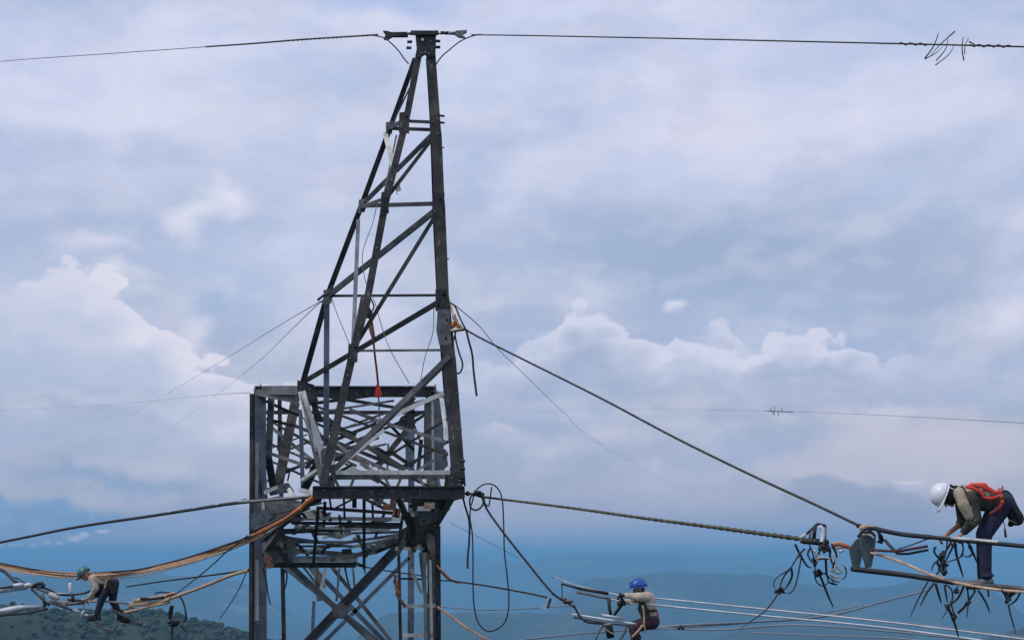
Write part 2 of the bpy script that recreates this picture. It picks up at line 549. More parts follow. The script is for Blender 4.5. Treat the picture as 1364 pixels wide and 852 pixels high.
OR = mat('orange_rope', (0.42, 0.12, 0.035), (0.62, 0.22, 0.08), 0.85, 0.0, 10.0, c3=(0.25, 0.09, 0.04), s3=8.0)
RD = mat('red_webbing', (0.52, 0.025, 0.02), (0.68, 0.06, 0.035), 0.75, 0.0, 9.0)
INS = mat('brown_insulator', (0.05, 0.042, 0.02), (0.12, 0.10, 0.055), 0.35, 0.0, 9.0)
PLT = mat('grey_green_plate', (0.055, 0.085, 0.095), (0.11, 0.15, 0.16), 0.6, 0.2, 6.0, bump=0.2)


# ------------------------------------------------------------------ object helpers
def link(name, me, parent=None, m=None):
    o = bpy.data.objects.new(name, me)
    COL.objects.link(o)
    if parent:
        o.parent = parent
        o.matrix_parent_inverse = Matrix.Translation(-parent.location)
    if m and me and not me.materials:
        me.materials.append(m)
    return o


def tag(o, label=None, cat=None, group=None, kind=None):
    for k, v in (('label', label), ('category', cat), ('group', group), ('kind', kind)):
        if v:
            o[k] = v
    return o


def thing(name, loc, label, cat, group=None):
    o = bpy.data.objects.new(name, None)
    o.empty_display_size = 0.2
    COL.objects.link(o)
    o.location = loc
    return tag(o, label, cat, group)


def meshof(vs, fs, smooth=False):
    me = bpy.data.meshes.new('m')
    me.from_pydata([tuple(v) for v in vs], [], fs)
    if smooth:
        me.polygons.foreach_set('use_smooth', [True] * len(me.polygons))
    return me


def catmull(pts, n=6):
    """smooth curve through points"""
    if len(pts) < 3:
        return list(pts)
    q = [pts[0] * 2 - pts[1]] + list(pts) + [pts[-1] * 2 - pts[-2]]
    out = []
    for i in range(1, len(q) - 2):
        for k in range(n):
            t = k / n
            out.append(0.5 * ((2 * q[i]) + (q[i + 1] - q[i - 1]) * t + (2 * q[i - 1] - 5 * q[i] + 4 * q[i + 1] - q[i + 2]) * t * t
                              + (3 * q[i] - q[i - 1] - 3 * q[i + 1] + q[i + 2]) * t ** 3))
    out.append(q[-2])
    return out


class Mesh:
    def __init__(self):
        self.v, self.f, self.s = [], [], True

    def tube(self, pts, r, sides=7, cap=True):
        n = len(pts)
        rr = r if isinstance(r, (list, tuple)) else [r] * n
        if len(rr) != n:
            rr = [rr[0] + (rr[-1] - rr[0]) * i / (n - 1) for i in range(n)]
        base = len(self.v)
        t = (pts[1] - pts[0]).normalized()
        a = t.orthogonal().normalized()
        for i in range(n):
            if 0 < i < n - 1:
                t2 = (pts[i + 1] - pts[i - 1])
            elif i == 0:
                t2 = pts[1] - pts[0]
            else:
                t2 = pts[-1] - pts[-2]
            if t2.length > 1e-9:
                t = t2.normalized()
            a = (a - t * a.dot(t)).normalized()
            b = t.cross(a)
            for k in range(sides):
                w = 2 * math.pi * k / sides
                self.v.append(pts[i] + (a * math.cos(w) + b * math.sin(w)) * rr[i])
        for i in range(n - 1):
            for k in range(sides):
                k2 = (k + 1) % sides
                self.f.append((base + i * sides + k, base + i * sides + k2, base + (i + 1) * sides + k2, base + (i + 1) * sides + k))
        if cap:
            self.f.append(tuple(base + k for k in range(sides))[::-1])
            self.f.append(tuple(base + (n - 1) * sides + k for k in range(sides)))
        return self

    def box(self, c, ax, ay, az_):
        """box by centre and three half axes"""
        b = len(self.v)
        for sx in (-1, 1):
            for sy in (-1, 1):
                for sz in (-1, 1):
                    self.v.append(c + ax * sx + ay * sy + az_ * sz)
        for f in ((0, 1, 3, 2), (4, 6, 7, 5), (0, 4, 5, 1), (2, 3, 7, 6), (0, 2, 6, 4), (1, 5, 7, 3)):
            self.f.append(tuple(b + i for i in f))
        return self

    def prism(self, poly, off):
        """polygon (world points) given depth along off"""
        b, n = len(self.v), len(poly)
        self.v += [Vector(p) for p in poly] + [p + off for p in poly]
        self.f.append(tuple(b + i for i in range(n))[::-1])
        self.f.append(tuple(b + n + i for i in range(n)))
        for i in range(n):
            j = (i + 1) % n
            self.f.append((b + i, b + j, b + n + j, b + n + i))
        return self

    def ball(self, c, rx, ry=None, rz=None, R=None, seg=12, rings=8):
        ry, rz = ry or rx, rz or rx
        b = len(self.v)
        R = R or Matrix.Identity(3)
        self.v.append(c + R @ Vector((0, 0, rz)))
        for i in range(1, rings):
            p = math.pi * i / rings
            for k in range(seg):
                w = 2 * math.pi * k / seg
                self.v.append(c + R @ Vector((rx * math.sin(p) * math.cos(w), ry * math.sin(p) * math.sin(w), rz * math.cos(p))))
        self.v.append(c + R @ Vector((0, 0, -rz)))
        e = len(self.v) - 1
        for k in range(seg):
            k2 = (k + 1) % seg
            self.f.append((b, b + 1 + k, b + 1 + k2))
            self.f.append((e, e - seg + k2, e - seg + k))
        for i in range(rings - 2):
            for k in range(seg):
                k2 = (k + 1) % seg
                self.f.append((b + 1 + i * seg + k, b + 1 + (i + 1) * seg + k, b + 1 + (i + 1) * seg + k2, b + 1 + i * seg + k2))
        return self

    def cap(self, p, q, r1, r2, seg=12):
        """closed tapered capsule"""
        d = q - p
        L = max(d.length, 1e-4)
        t = d / L
        pts, rr = [], []
        for a in (-89, -60, -30, 0):
            pts.append(p + t * (r1 * math.sin(math.radians(a))))
            rr.append(r1 * math.cos(math.radians(a)) + 1e-4)
        for a in (0, 30, 60, 89):
            pts.append(q + t * (r2 * math.sin(math.radians(a))))
            rr.append(r2 * math.cos(math.radians(a)) + 1e-4)
        a = t.orthogonal().normalized()
        b_ = t.cross(a)
        base = len(self.v)
        for c, r in zip(pts, rr):
            for k in range(seg):
                w = 2 * math.pi * k / seg
                self.v.append(c + (a * math.cos(w) + b_ * math.sin(w)) * r)
        for i in range(len(pts) - 1):
            for k in range(seg):
                k2 = (k + 1) % seg
                self.f.append((base + i * seg + k, base + i * seg + k2, base + (i + 1) * seg + k2, base + (i + 1) * seg + k))
        self.f.append(tuple(base + k for k in range(seg))[::-1])
        self.f.append(tuple(base + (len(pts) - 1) * seg + k for k in range(seg)))
        return self

    def make(self, name, m, parent=None, smooth=True):
        me = meshof(self.v, self.f, smooth)
        me.name = name
        return link(name, me, parent, m)


def cable(name, pts, r, m, label, cat, group=None, smooth=8, parent=None, sides=7):
    """pts: (px, py, depth); r: radius in metres, or (start, end)"""
    q = catmull([P(*p) for p in pts], smooth)
    if pts[-1][0] >= 1364:                      # a line that leaves the view runs on
        q.append(q[-1] + (q[-1] - q[-2]).normalized() * 22)
    if pts[0][0] <= -100:
        q.insert(0, q[0] + (q[0] - q[1]).normalized() * 40)
    o = Mesh().tube(q, list(r) if isinstance(r, tuple) else r, sides).make(name, m, parent)
    if label:
        tag(o, label, cat, group)
    return o


# ------------------------------------------------------------------ the tower
ZG = height(-5, 34)
tower = thing('transmission_tower', Vector((P(455, 700, 35).x, 35, ZG)),
              'dark steel lattice transmission tower with tall earth wire peak standing at the centre', 'lattice tower')


def angle(name, p, q, w, m, flip=1, t=None, parent=None, back=0.85):
    """rolled steel angle from p to q: one flange facing the viewer side, one going back"""
    ax = (q - p).normalized()
    view = Vector((0, 1, 0))
    if abs(ax.dot(view)) > 0.9:
        view = Vector((0, 0, 1))
    side = ax.cross(view).normalized() * flip
    bk = side.cross(ax).normalized() * (1 if side.cross(ax).y > 0 else -1)
    t = t or max(0.008, w * 0.13)
    prof = [(-w / 2, 0), (w / 2, 0), (w / 2, w * back), (w / 2 - t, w * back), (w / 2 - t, t), (-w / 2, t)]
    vs = [e + side * a + bk * b for e in (p, q) for a, b in prof]
    n = 6
    fs = [tuple(range(n))[::-1], tuple(range(n, 2 * n))] + [(i, (i + 1) % n, n + (i + 1) % n, n + i) for i in range(n)]
    return link(name, meshof(vs, fs), parent or tower, m)


def mem(name, x1, y1, d1, x2, y2, d2, wpx, m, flip=1, back=0.85):
    return angle(name, P(x1, y1, d1), P(x2, y2, d2), M(wpx, (d1 + d2) / 2), m, flip, back=back)


bolt_me = None


def bolt(p, parent, r=0.022, L=0.05, d=Vector((0, -1, 0)), m=None, name='bolt'):
    mm = Mesh()
    mm.tube([p, p + d * L], r, 6)
    return mm.make(name, m or MD, parent, False)


def plate(poly, d, m, th=0.016, bolts=3, name='gusset_plate', d2=None):
    """flat steel plate through photo points at a depth (d2: depth of the far half)"""
    pts = [P(x, y, d if d2 is None else d + (d2 - d) * k / (len(poly) - 1)) for k, (x, y) in enumerate(poly)]
    nrm = (pts[1] - pts[0]).cross(pts[2] - pts[0]).normalized()
    if nrm.y < 0:
        nrm = -nrm
    o = Mesh().prism(pts, nrm * th).make(name, m, tower, False)
    c = sum(pts, Vector()) / len(pts)
    for k in range(bolts):
        bolt(c.lerp(pts[(k * 2 + 1) % len(pts)], 0.5), o, 0.02, 0.03, -nrm)
    return o


# depths of the structure's planes
D0, D1 = 26.0, 27.4          # crossarm tip / peak top front
DB, DT = 31.0, 28.0          # feet of the rear peak legs on the top chord / their heads
DF, DR = 33.0, 37.2          # front and rear faces of the tower body


def on(a, b, y):
    """photo x and depth on a leg (x,y,d)-(x,y,d) at photo height y"""
    t = (y - a[1]) / (b[1] - a[1])
    return a[0] + (b[0] - a[0]) * t, y, a[2] + (b[2] - a[2]) * t


LF = [(560, 62, D1), (541, 160, 27.25), (513, 272, 26.9), (489, 400, 26.55), (470, 470, 26.4), (430, 645, D0)]
RF = [(573, 62, D1), (581, 175, 27.2), (585, 270, 26.95), (590, 395, 26.6), (598, 475, 26.35), (611, 645, D0)]
LB = [(553, 78, DT), (519, 172, 28.6), (482, 272, 29.3), (435, 396, 30.2), (401, 518, DB)]
RB = [(571, 78, DT), (577, 175, 28.6), (580, 270, 29.3), (586, 395, 30.2), (596, 525, DB)]


def leg(pts, w0, w1, m, flip=1, back=0.85):
    n = len(pts) - 1
    for i in range(n):
        w = w0 + (w1 - w0) * i / n
        a, b = pts[i], pts[i + 1]
        mem('leg', *a, *b, w, m, flip, back)


leg(LF, 9, 11, DK, -1)
leg(RF, 13, 19, DK, 1)
leg(LB, 7, 8, DK, -1)
leg(RB, 8, 11, DK, 1)
# peak head
plate([(553, 44), (581, 44), (580, 74), (576, 76), (568, 76), (566, 73), (562, 76), (556, 76)], D1 - 0.06, DK, 0.02, 4)
plate([(555, 46), (580, 46), (579, 72), (557, 72)], DT - 0.1, DK, 0.02, 2)
for (x0, y0, x1, y1, d) in ((547, 43.5, 584, 43.5, D1 - 0.12), (547, 44.5, 584, 44.5, DT - 0.05)):
    mem('earth_wire_crossbar', x0, y0, d, x1, y1, d, 6, DK)
for x, y in ((549, 56), (548, 64), (580, 55), (580, 63)):
    bolt(P(x, y, D1 - 0.1), tower, 0.03, 0.1, Vector((-1 if x < 560 else 1, 0, 0)), DK)
bolt(P(563, 54, D1 - 0.08), tower, 0.03, 0.05, m=PL)

# horizontals of the peak
mem('strut', 536, 161, 27.2, 581, 163, 27.2, 4.5, DK)
mem('strut', 519, 171, 28.6, 581, 173, 28.5, 5, DK)
mem('strut', 519, 168, 28.5, 538, 160, 27.3, 8, DK)
mem('strut', 482, 274, 29.3, 584, 271, 27.4, 6, DK)
mem('strut', 482, 274, 29.2, 513, 263, 27.0, 6, DK)
mem('strut', 436, 394, 30.1, 588, 393, 28.4, 3.6, DK)
mem('strut', 471, 467, 26.45, 595, 466, 26.4, 3.2, MD)
mem('strut', 579, 172, 28.5, 583, 168, 27.3, 8, DK)
# diagonals of the peak
mem('brace', 578, 176, 27.25, 486, 268, 29.2, 5.5, MD)
mem('brace', 579, 180, 27.3, 516, 262, 27.0, 4.5, DK)
mem('brace', 584, 276, 27.0, 437, 393, 30.0, 7, MD)
mem('brace', 584, 280, 27.1, 476, 455, 26.55, 5, DK)
mem('brace', 590, 398, 26.7, 404, 508, 30.9, 6, DK)
mem('brace', 598, 474, 26.3, 440, 630, 26.2, 7, MD)
mem('brace', 600, 478, 28.6, 482, 592, 28.5, 5, DK)
mem('brace', 513, 176, 28.5, 531, 254, 27.1, 7, PL, -1)
mem('brace', 528, 180, 28.2, 512, 256, 27.6, 2.2, MD)
mem('brace', 554, 100, 28.0, 523, 164, 28.4, 2.0, MD)
mem('brace', 477, 292, 29.2, 470, 462, 27.0, 5, BL)
mem('brace', 435, 400, 30.2, 434, 594, 30.4, 7, BL)
mem('brace', 483, 392, 27.8, 468, 468, 26.6, 4, DK)
# plates at the nodes
plate([(532, 150), (545, 148), (545, 178), (531, 176)], 27.1, DK)
plate([(514, 163), (524, 161), (522, 178), (514, 180)], 28.45, MD)
plate([(508, 256), (517, 254), (518, 284), (506, 286)], 26.75, DK, bolts=2)
plate([(478, 266), (490, 264), (486, 282), (477, 284)], 29.15, MD)
plate([(572, 158), (584, 150), (586, 151), (586, 190), (573, 190)], 27.02, DK)
plate([(576, 258), (590, 258), (590, 288), (576, 290)], 26.75, DK)
plate([(431, 386), (446, 384), (441, 404), (430, 406)], 30.05, MD)
plate([(580, 385), (595, 385), (597, 412), (580, 414)], 26.45, DK, bolts=4)
plate([(583, 412), (599, 412), (601, 456), (597, 461), (585, 459), (581, 440)], 26.4, MD, bolts=5)
plate([(464, 458), (477, 456), (476, 482), (463, 484)], 26.3, DK)
plate([(396, 506), (418, 512), (424, 534), (404, 540), (396, 528)], 30.85, DK, bolts=4)
# step bolts up the right leg
for y in (197, 345, 524, 572):
    seg = [s for s in range(5) if RF[s][1] <= y <= RF[s + 1][1]][0]
    x, _, d = on(RF[seg], RF[seg + 1], y)
    bolt(P(x + 5, y, d), tower, 0.014, 0.07, Vector((1, 0, 0.05)), MD, 'step_bolt')
for y in (154, 163, 258, 267, 275):
    bolt(P(585.5, y, 26.9), tower, 0.022, 0.1, Vector((1, 0, -0.15)), DK, 'step_bolt')
for y in (100, 200, 240, 330, 360, 430, 500, 560):
    seg = [s for s in range(5) if LF[s][1] <= y <= LF[s + 1][1]][0]
    x, _, d = on(LF[seg], LF[seg + 1], y)
    bolt(P(x, y, d - 0.03), tower, 0.02, 0.04)

# crossarm tip beam and its end frame
tipb = Mesh().box(P(518, 655.5, D0 - 0.1), Vector((M(100, D0), 0, 0)), Vector((0, 0.07, 0)), Vector((0, 0, M(7.2, D0)))).make('tip_beam', DK, tower, False)
Mesh().box(P(518, 648, D0 - 0.14), Vector((M(99, D0), 0, 0)), Vector((0, 0.11, 0)), Vector((0, 0, 0.012))).make('beam_flange', DK, tower, False)
Mesh().box(P(518, 663, D0 - 0.14), Vector((M(99, D0), 0, 0)), Vector((0, 0.11, 0)), Vector((0, 0, 0.012))).make('beam_flange', DK, tower, False)
mem('cross_strut', 447, 629, 26.2, 600, 629, 26.2, 5.5, PL, 1, 0.3)
mem('cross_strut', 440, 635, 26.4, 603, 634, 26.4, 7, MD)
for x0, x1 in ((444, 452), (472, 466), (512, 520), (535, 528), (558, 566), (583, 586)):
    mem('cross_strut', x0, 634, 26.25, x1, 650, 26.2, 3.5, MD)
for (x0, y0, x1, y1, w) in ((497, 634, 517, 648, 4), (548, 636, 572, 648, 4), (430, 640, 470, 618, 4), (604, 622, 600, 650, 9), (597, 630, 595, 648, 7)):
    mem('brace', x0, y0, 26.35, x1, y1, 26.3, w, DK)
plate([(597, 632), (613, 626), (617, 640), (615, 650), (596, 650)], 25.95, DK, bolts=5)
for y in (614, 624, 636, 640):
    bolt(P(613, y, D0 - 0.05), tower, 0.028, 0.09, Vector((1, 0, 0)), DK)
# crossarm haunch under the right end
plate([(548, 663), (618, 663), (600, 668), (594, 678), (586, 690), (580, 705), (580, 722), (556, 724), (552, 700)], 27.2, MD, 0.02, 6, d2=30.5)
mem('brace', 552, 664, 27.3, 548, 726, 31.2, 7, DK)
mem('brace', 545, 674, 28, 590, 690, 29, 5, DK)
mem('chord', 603, 662, 26.4, 576, 708, 31.5, 9, DK)
mem('chord', 423, 661, 26.2, 350, 722, 32.8, 9, DK)

# crossarm chords running back to the body, upper and lower
mem('chord', 401, 520, 30.9, 342, 520, 33.0, 11, MD)
mem('chord', 430, 645, 26.1, 401, 524, 31.0, 7, DK)
mem('chord', 611, 645, 26.1, 594, 524, 31.0, 8, DK)
mem('chord', 594, 524, 31.0, 577, 520, 33.0, 9, DK)
plate([(397, 522), (405, 520), (413, 548), (428, 590), (438, 622), (430, 628), (418, 600), (404, 556)], 30.7, PL, 0.03, 3, 'splice_plate', 27.0)
plate([(413, 530), (420, 524), (424, 545), (432, 560), (432, 562), (419, 562)], 31.0, DK, 0.02, 2)
# body top ring
Mesh().box(P(460, 522, DF - 0.1), Vector((M(119, DF), 0, 0)), Vector((0, 0.06, 0)), Vector((0, 0, M(6.5, DF)))).make('ring_beam', DK, tower, False)
Mesh().box(P(460, 515.3, DF - 0.1), Vector((M(120, DF), 0, 0)), Vector((0, 0.14, 0)), Vector((0, 0, 0.014))).make('beam_flange', MD, tower, False)
mem('ring_beam', 352, 549, DR, 592, 549, DR, 5, DK)
mem('ring_beam', 344, 516, DF, 352, 549, DR, 6, DK)
mem('ring_beam', 577, 516, DF, 583, 549, DR, 6, DK)
mem('brace', 341, 522, DF - .2, 398, 533, 31.5, 9, MD)
# body legs, up to the ring and down to the ground
def down(x, y, d, w, m, flip, x2):
    a, b = P(x, y, d), P(x2, 860, d)
    t = (ZG - 0.3 - a.z) / (b.z - a.z)
    return angle('body_leg', a, a.lerp(b, t), M(w, d), m, flip)


down(346, 516, DF, 16, BL, -1, 347)
down(336, 524, DF - .35, 7, DK, -1, 335)
down(573, 516, DF, 13, MD, 1, 577)
down(585, 530, DF + .1, 9, BL, -1, 571)
down(548, 530, DR, 8, BL, 1, 547)
down(372, 530, DR, 5, DK, 1, 378)
mem('body_leg', 341.5, 590, DF - .22, 341, 664, DF - .22, 5, PL)  # upper stretch of the leg's shine, put in as a pale strip
mem('body_leg', 352, 540, DF - .22, 351, 664, DF - .22, 4, BL)
mem('brace', 573, 745, 32.3, 575, 852, 32.3, 3.5, PL)
mem('brace', 565, 735, 32.35, 567, 852, 32.35, 4, SV)
mem('brace', 555, 720, 32.6, 571, 748, 32.6, 5, SV)
mem('body_leg', 341, 745, DF - .22, 341, 826, DF - .22, 5.5, WP)  # shine on the leg, put in as a near-white strip
mem('body_leg', 335, 524, DF - .42, 334, 860, DF - .42, 4, DK)
mem('body_brace', 440, 752, 36.8, 528, 862, 36.8, 5, MD)
mem('body_brace', 470, 756, 36.6, 472, 780, 36.6, 3, MD)
mem('body_brace', 452, 756, 36.7, 448, 800, 36.7, 3, BL)
mem('stiffener', 361, 528, 33.4, 357, 610, 33.2, 8, MD)
mem('stiffener', 357, 610, 33.2, 364, 652, 33.4, 9, DK)
mem('stiffener', 393, 536, 34.6, 369, 652, 33.4, 13, DK, -1)
mem('stiffener', 373, 530, 36, 371, 600, 36, 4, DK)
mem('stiffener', 400, 545, 31.4, 403, 650, 31.4, 5, BL)
mem('stiffener', 424, 612, 30, 403, 655, 31, 9, DK)
mem('stiffener', 386, 626, 34, 383, 640, 34, 2, DK)
mem('stiffener', 544, 572, 36.6, 545, 625, 36.6, 9, BL)
mem('stiffener', 570, 536, 33.6, 569, 627, 33.6, 10, BL)
mem('stiffener', 584, 532, 32, 586, 626, 32, 11, BL)
mem('stiffener', 561, 585, 34, 557, 625, 34, 5, DK)
mem('stiffener', 550, 560, 34, 561, 592, 34, 2, DK)
mem('stiffener', 587, 527, 30.6, 595, 583, 29, 4.5, PL)
mem('stiffener', 576, 534, 31.2, 577, 626, 31.2, 3, PL)
# criss-cross bracing inside the crossarm box: (x1, y1, d1, x2, y2, d2, w)
for t in (
        (402, 522, 31, 524, 542, 34, 4.2), (417, 537, 32, 490, 527, 33, 4.2), (360, 559, 33.5, 396, 568, 33, 4),
        (396, 568, 33, 534, 623, 29, 5), (359, 567, 34, 410, 608, 32.5, 4.5), (355, 602, 33, 410, 621, 32, 4.5), (358, 590, 33, 408, 611, 32, 3),
        (357, 598, 35, 405, 580, 36, 2), (435, 557, 31.5, 460, 576, 31, 7), (435, 590, 32, 497, 565, 33, 4.5),
        (437, 575, 33, 495, 561, 34, 3.2), (470, 547, 33, 503, 560, 31, 5), (503, 560, 31, 588, 586, 29.5, 4.5),
        (437, 566, 31, 470, 577, 31, 5), (460, 577, 31, 535, 622, 28.5, 6.5), (475, 607, 29, 517, 627, 27, 4.5), (549, 532, 33, 482, 590, 30, 5),
        (569, 550, 33.5, 549, 563, 33, 4), (593, 590, 30, 549, 616, 31, 4), (549, 563, 33, 505, 618, 31, 7),
        (410, 620, 31, 425, 606, 30.5, 4), (455, 600, 29, 478, 612, 28.5, 4), (517, 595, 32, 516, 628, 30, 3),
        (440, 608, 28.5, 510, 592, 29.5, 3), (420, 560, 31, 436, 640, 27, 4), (372, 628, 35, 404, 619, 35, 2.2),
        (521, 602, 31, 545, 618, 31, 5), (535, 622, 29, 549, 616, 29, 5), (448, 590, 29, 500, 630, 26.8, 4),
        (345, 530, 33.5, 470, 585, 35, 3.5), (352, 556, 36, 500, 640, 33, 3), (356, 640, 34, 470, 588, 34, 4), (470, 588, 34, 585, 540, 34, 3.5),
        (408, 536, 31.5, 592, 604, 30, 3.5), (380, 600, 35, 470, 566, 35, 3), (380, 572, 35, 470, 618, 32, 3.5), (430, 548, 32, 520, 534, 33, 3),
        (500, 618, 30, 592, 560, 31, 3.5), (437, 600, 30, 487, 616, 29, 4), (352, 610, 35, 420, 640, 33, 3), (520, 566, 32, 548, 596, 33, 4),
        (425, 582, 30.5, 460, 600, 30, 5), (462, 598, 29.5, 500, 584, 30, 4), (446, 612, 28, 470, 604, 28, 5), (552, 628, 29, 592, 604, 30, 3),
        (484, 560, 33, 560, 534, 33, 3), (378, 545, 35, 350, 532, 34, 4), (407, 545, 34, 440, 600, 31, 3)):
    x1, y1, d1, x2, y2, d2, w = t
    L_ = math.hypot(x2 - x1, y2 - y1)
    e_ = 5.0 / L_
    mem('brace', x1 - (x2 - x1) * e_, y1 - (y2 - y1) * e_, d1, x2 + (x2 - x1) * e_, y2 + (y2 - y1) * e_, d2, w,
        random.choice((DK, DK, MD)) if w < 5 else DK, random.choice((-1, 1)), 0.5)
mem('brace', 517, 556, 29.8, 591, 523, 30.6, 6, PL, 1, 0.4)
mem('brace', 450, 622, 26.6, 512, 572, 27.8, 4.5, PL, 1, 0.4)
mem('brace', 541, 535, 32, 553, 526, 32, 4, PL)
mem('brace', 403, 641, 29.5, 434, 621, 27.2, 5, PL)
mem('brace', 416, 634, 29, 447, 618, 26.8, 6, PL)
mem('brace', 480, 616, 28, 503, 631, 27, 6, PL)
mem('brace', 401, 650, 30, 420, 655, 28, 6, PL)
mem('brace', 455, 627, 26.6, 478, 630, 26.5, 9, PL)
plate([(548, 547), (552, 560), (551, 570), (543, 574), (528, 566), (534, 555)], 32.6, DK, bolts=3)
plate([(498, 592), (506, 596), (520, 604), (507, 612), (497, 602)], 30.9, DK, bolts=3)
plate([(427, 600), (441, 590), (447, 606), (444, 626), (430, 632)], 27.5, MD, bolts=3)
plate([(430, 634), (446, 632), (446, 652), (430, 656)], 26.2, MD, bolts=4)
plate([(587, 598), (594, 598), (597, 620), (590, 626)], 29.9, MD, bolts=2)
Mesh().ball(P(468, 626, 27.0), 0.09, 0.12, 0.09).make('joint_cap', PL, tower)
# grey cover plates at the left of the crossarm root
plate([(336, 668), (372, 660), (404, 668), (404, 676), (384, 690), (356, 706), (333, 702)], 32.6, MD, 0.02, 5)
plate([(334, 684), (352, 678), (366, 684), (350, 702), (334, 704)], 32.4, PLT, 0.015, 2)
plate([(355, 650), (384, 642), (392, 654), (360, 660)], 32.9, MD, 0.015, 2)
mem('stiffener', 352, 628, 32.9, 354, 664, 32.9, 4.5, PL)
mem('stiffener', 352, 656, 32.7, 370, 648, 32.9, 5, PL)
mem('stiffener', 350, 668, 32.5, 352, 688, 32.5, 3.5, PL)
mem('stiffener', 384, 650, 32, 392, 664, 31.5, 5, PL)

# underside of the crossarm: struts and chords stacked in perspective
for (x1, y1, d1, x2, y2, d2, w, mm) in (
        (421, 676, 27.5, 527, 683, 27.5, 4.5, DK), (390, 690, 28.8, 536, 691, 28.8, 5, SV), (388, 696, 28.9, 536, 698, 28.9, 4.5, DK),
        (367, 708, 30.0, 533, 700, 30.2, 7, DK), (420, 711, 30.6, 532, 708, 30.6, 3.5, MD), (382, 721, 31.2, 462, 722, 31.2, 4, MD),
        (462, 722, 31.2, 530, 712, 31.0, 4, MD), (470, 741, 32.2, 529, 719, 31.0, 6, MD), (377, 732, 32.0, 475, 739, 32.2, 6.5, MD),
        (380, 742, 32.5, 470, 742, 32.6, 4, BL), (352, 752, 32.9, 474, 752, 32.9, 7, DK), (374, 745, 32.8, 476, 745, 32.8, 6, SV),
        (470, 748, 32.9, 487, 754, 32.9, 3, DK)):
    mem('chord', x1, y1, d1, x2, y2, d2, w, mm)
for (x1, y1, d1, x2, y2, d2, w, mm) in (
        (472, 663, 27, 472, 676, 27.4, 6, DK), (485, 664, 27, 485, 758, 32, 4, DK), (458, 664, 27, 459, 690, 28.5, 3, DK),
        (439, 664, 27, 441, 678, 27.5, 2.5, DK), (424, 676, 27.6, 417, 756, 32, 4, DK), (447, 676, 27.5, 470, 664, 27, 2.5, DK),
        (486, 664, 27, 510, 676, 27.5, 4, BL), (500, 664, 27.2, 528, 678, 27.8, 3, MD), (428, 680, 28, 440, 694, 28.8, 4, DK),
        (400, 682, 28.6, 412, 692, 28.9, 3.5, DK), (390, 712, 30.4, 412, 698, 29, 4, MD), (420, 700, 29.5, 450, 712, 30.6, 4, MD),
        (430, 716, 31, 455, 706, 30.5, 4, PL), (470, 716, 31, 492, 732, 31.8, 5, PL), (392, 722, 31.5, 410, 740, 32.3, 3.5, DK),
        (440, 722, 31.3, 428, 738, 32.2, 3, DK), (463, 706, 30.5, 466, 692, 29, 6, DK), (368, 726, 31.8, 388, 756, 33, 8, MD),
        (372, 712, 31, 352, 740, 32.9, 9, MD), (364, 718, 31.5, 386, 722, 31.4, 4, MD), (530, 664, 27.2, 545, 700, 29.5, 7, DK),
        (537, 684, 28.4, 530, 728, 31.2, 4, MD), (540, 668, 27.6, 574, 672, 28.6, 6, DK), (536, 685, 28.6, 572, 686, 29.5, 6, DK),
        (546, 694, 29.2, 540, 724, 31.5, 5, MD), (562, 664, 27.4, 566, 700, 30, 7, MD), (548, 700, 30, 578, 702, 31, 5, MD),
        (560, 710, 31.6, 572, 746, 33, 7, DK)):
    mem('brace', x1, y1, d1, x2, y2, d2, w, mm, random.choice((-1, 1)))
for (x1, y1, d1, x2, y2, d2, w, mm) in (
        (360, 686, 31, 430, 670, 27.6, 5, DK), (356, 700, 31.5, 440, 684, 28, 4, MD), (350, 712, 32, 470, 700, 29.5, 4, DK), (392, 701, 29.4, 520, 706, 30, 3.5, PL),
        (470, 700, 29.6, 531, 690, 28.9, 4, MD), (378, 715, 31, 470, 728, 31.6, 4, MD), (470, 728, 31.6, 529, 716, 31.2, 4, SV), (400, 727, 31.8, 500, 727, 31.8, 3, DK),
        (385, 737, 32.3, 440, 728, 31.8, 3.5, SV), (440, 745, 32.6, 500, 735, 32, 5, MD), (500, 735, 32, 530, 722, 31.2, 5, DK), (452, 686, 28.4, 455, 712, 30.4, 3, DK),
        (496, 668, 27.4, 497, 700, 29.6, 3, DK), (512, 684, 28.6, 500, 716, 31, 3, DK), (405, 664, 27, 392, 712, 31, 4, MD), (433, 668, 27, 431, 706, 30, 4, DK),
        (372, 690, 30, 384, 742, 32.6, 5, MD), (360, 722, 32.4, 382, 730, 32.2, 6, DK), (412, 700, 29.6, 424, 724, 31.4, 5, SV), (476, 712, 30.8, 488, 742, 32.4, 4, SV),
        (540, 712, 31, 552, 735, 32.5, 5, SV), (549, 672, 28.2, 578, 690, 30, 6, SV), (556, 680, 29, 553, 720, 32, 5, DK), (345, 640, 32.9, 362, 700, 32.8, 6, DK)):
    mem('brace', x1, y1, d1, x2, y2, d2, w, mm, random.choice((-1, 1)))
plate([(392, 672), (410, 668), (414, 678), (398, 684)], 28.0, SV, 0.014, 2)
plate([(545, 676), (566, 672), (570, 684), (548, 688)], 28.0, PL, 0.014, 2)
plate([(496, 664), (512, 664), (508, 672), (498, 672)], 27.3, SV, 0.014, 2)
plate([(500, 722), (516, 718), (514, 728), (500, 730)], 31.3, SV, 0.014, 1)
plate([(438, 706), (466, 704), (468, 712), (452, 718), (436, 714)], 30.3, PL, 0.014, 2)
plate([(404, 682), (418, 678), (440, 686), (438, 692), (410, 690)], 28.4, PL, 0.014, 1)
plate([(455, 731), (468, 730), (469, 737), (456, 738)], 31.9, DK, 0.02, 1)
plate([(350, 720), (378, 716), (382, 736), (370, 750), (352, 748)], 32.4, MD, 0.02, 4)
plate([(355, 736), (362, 742), (366, 752), (360, 757), (353, 756)], 32.3, RU, 0.01, 1)
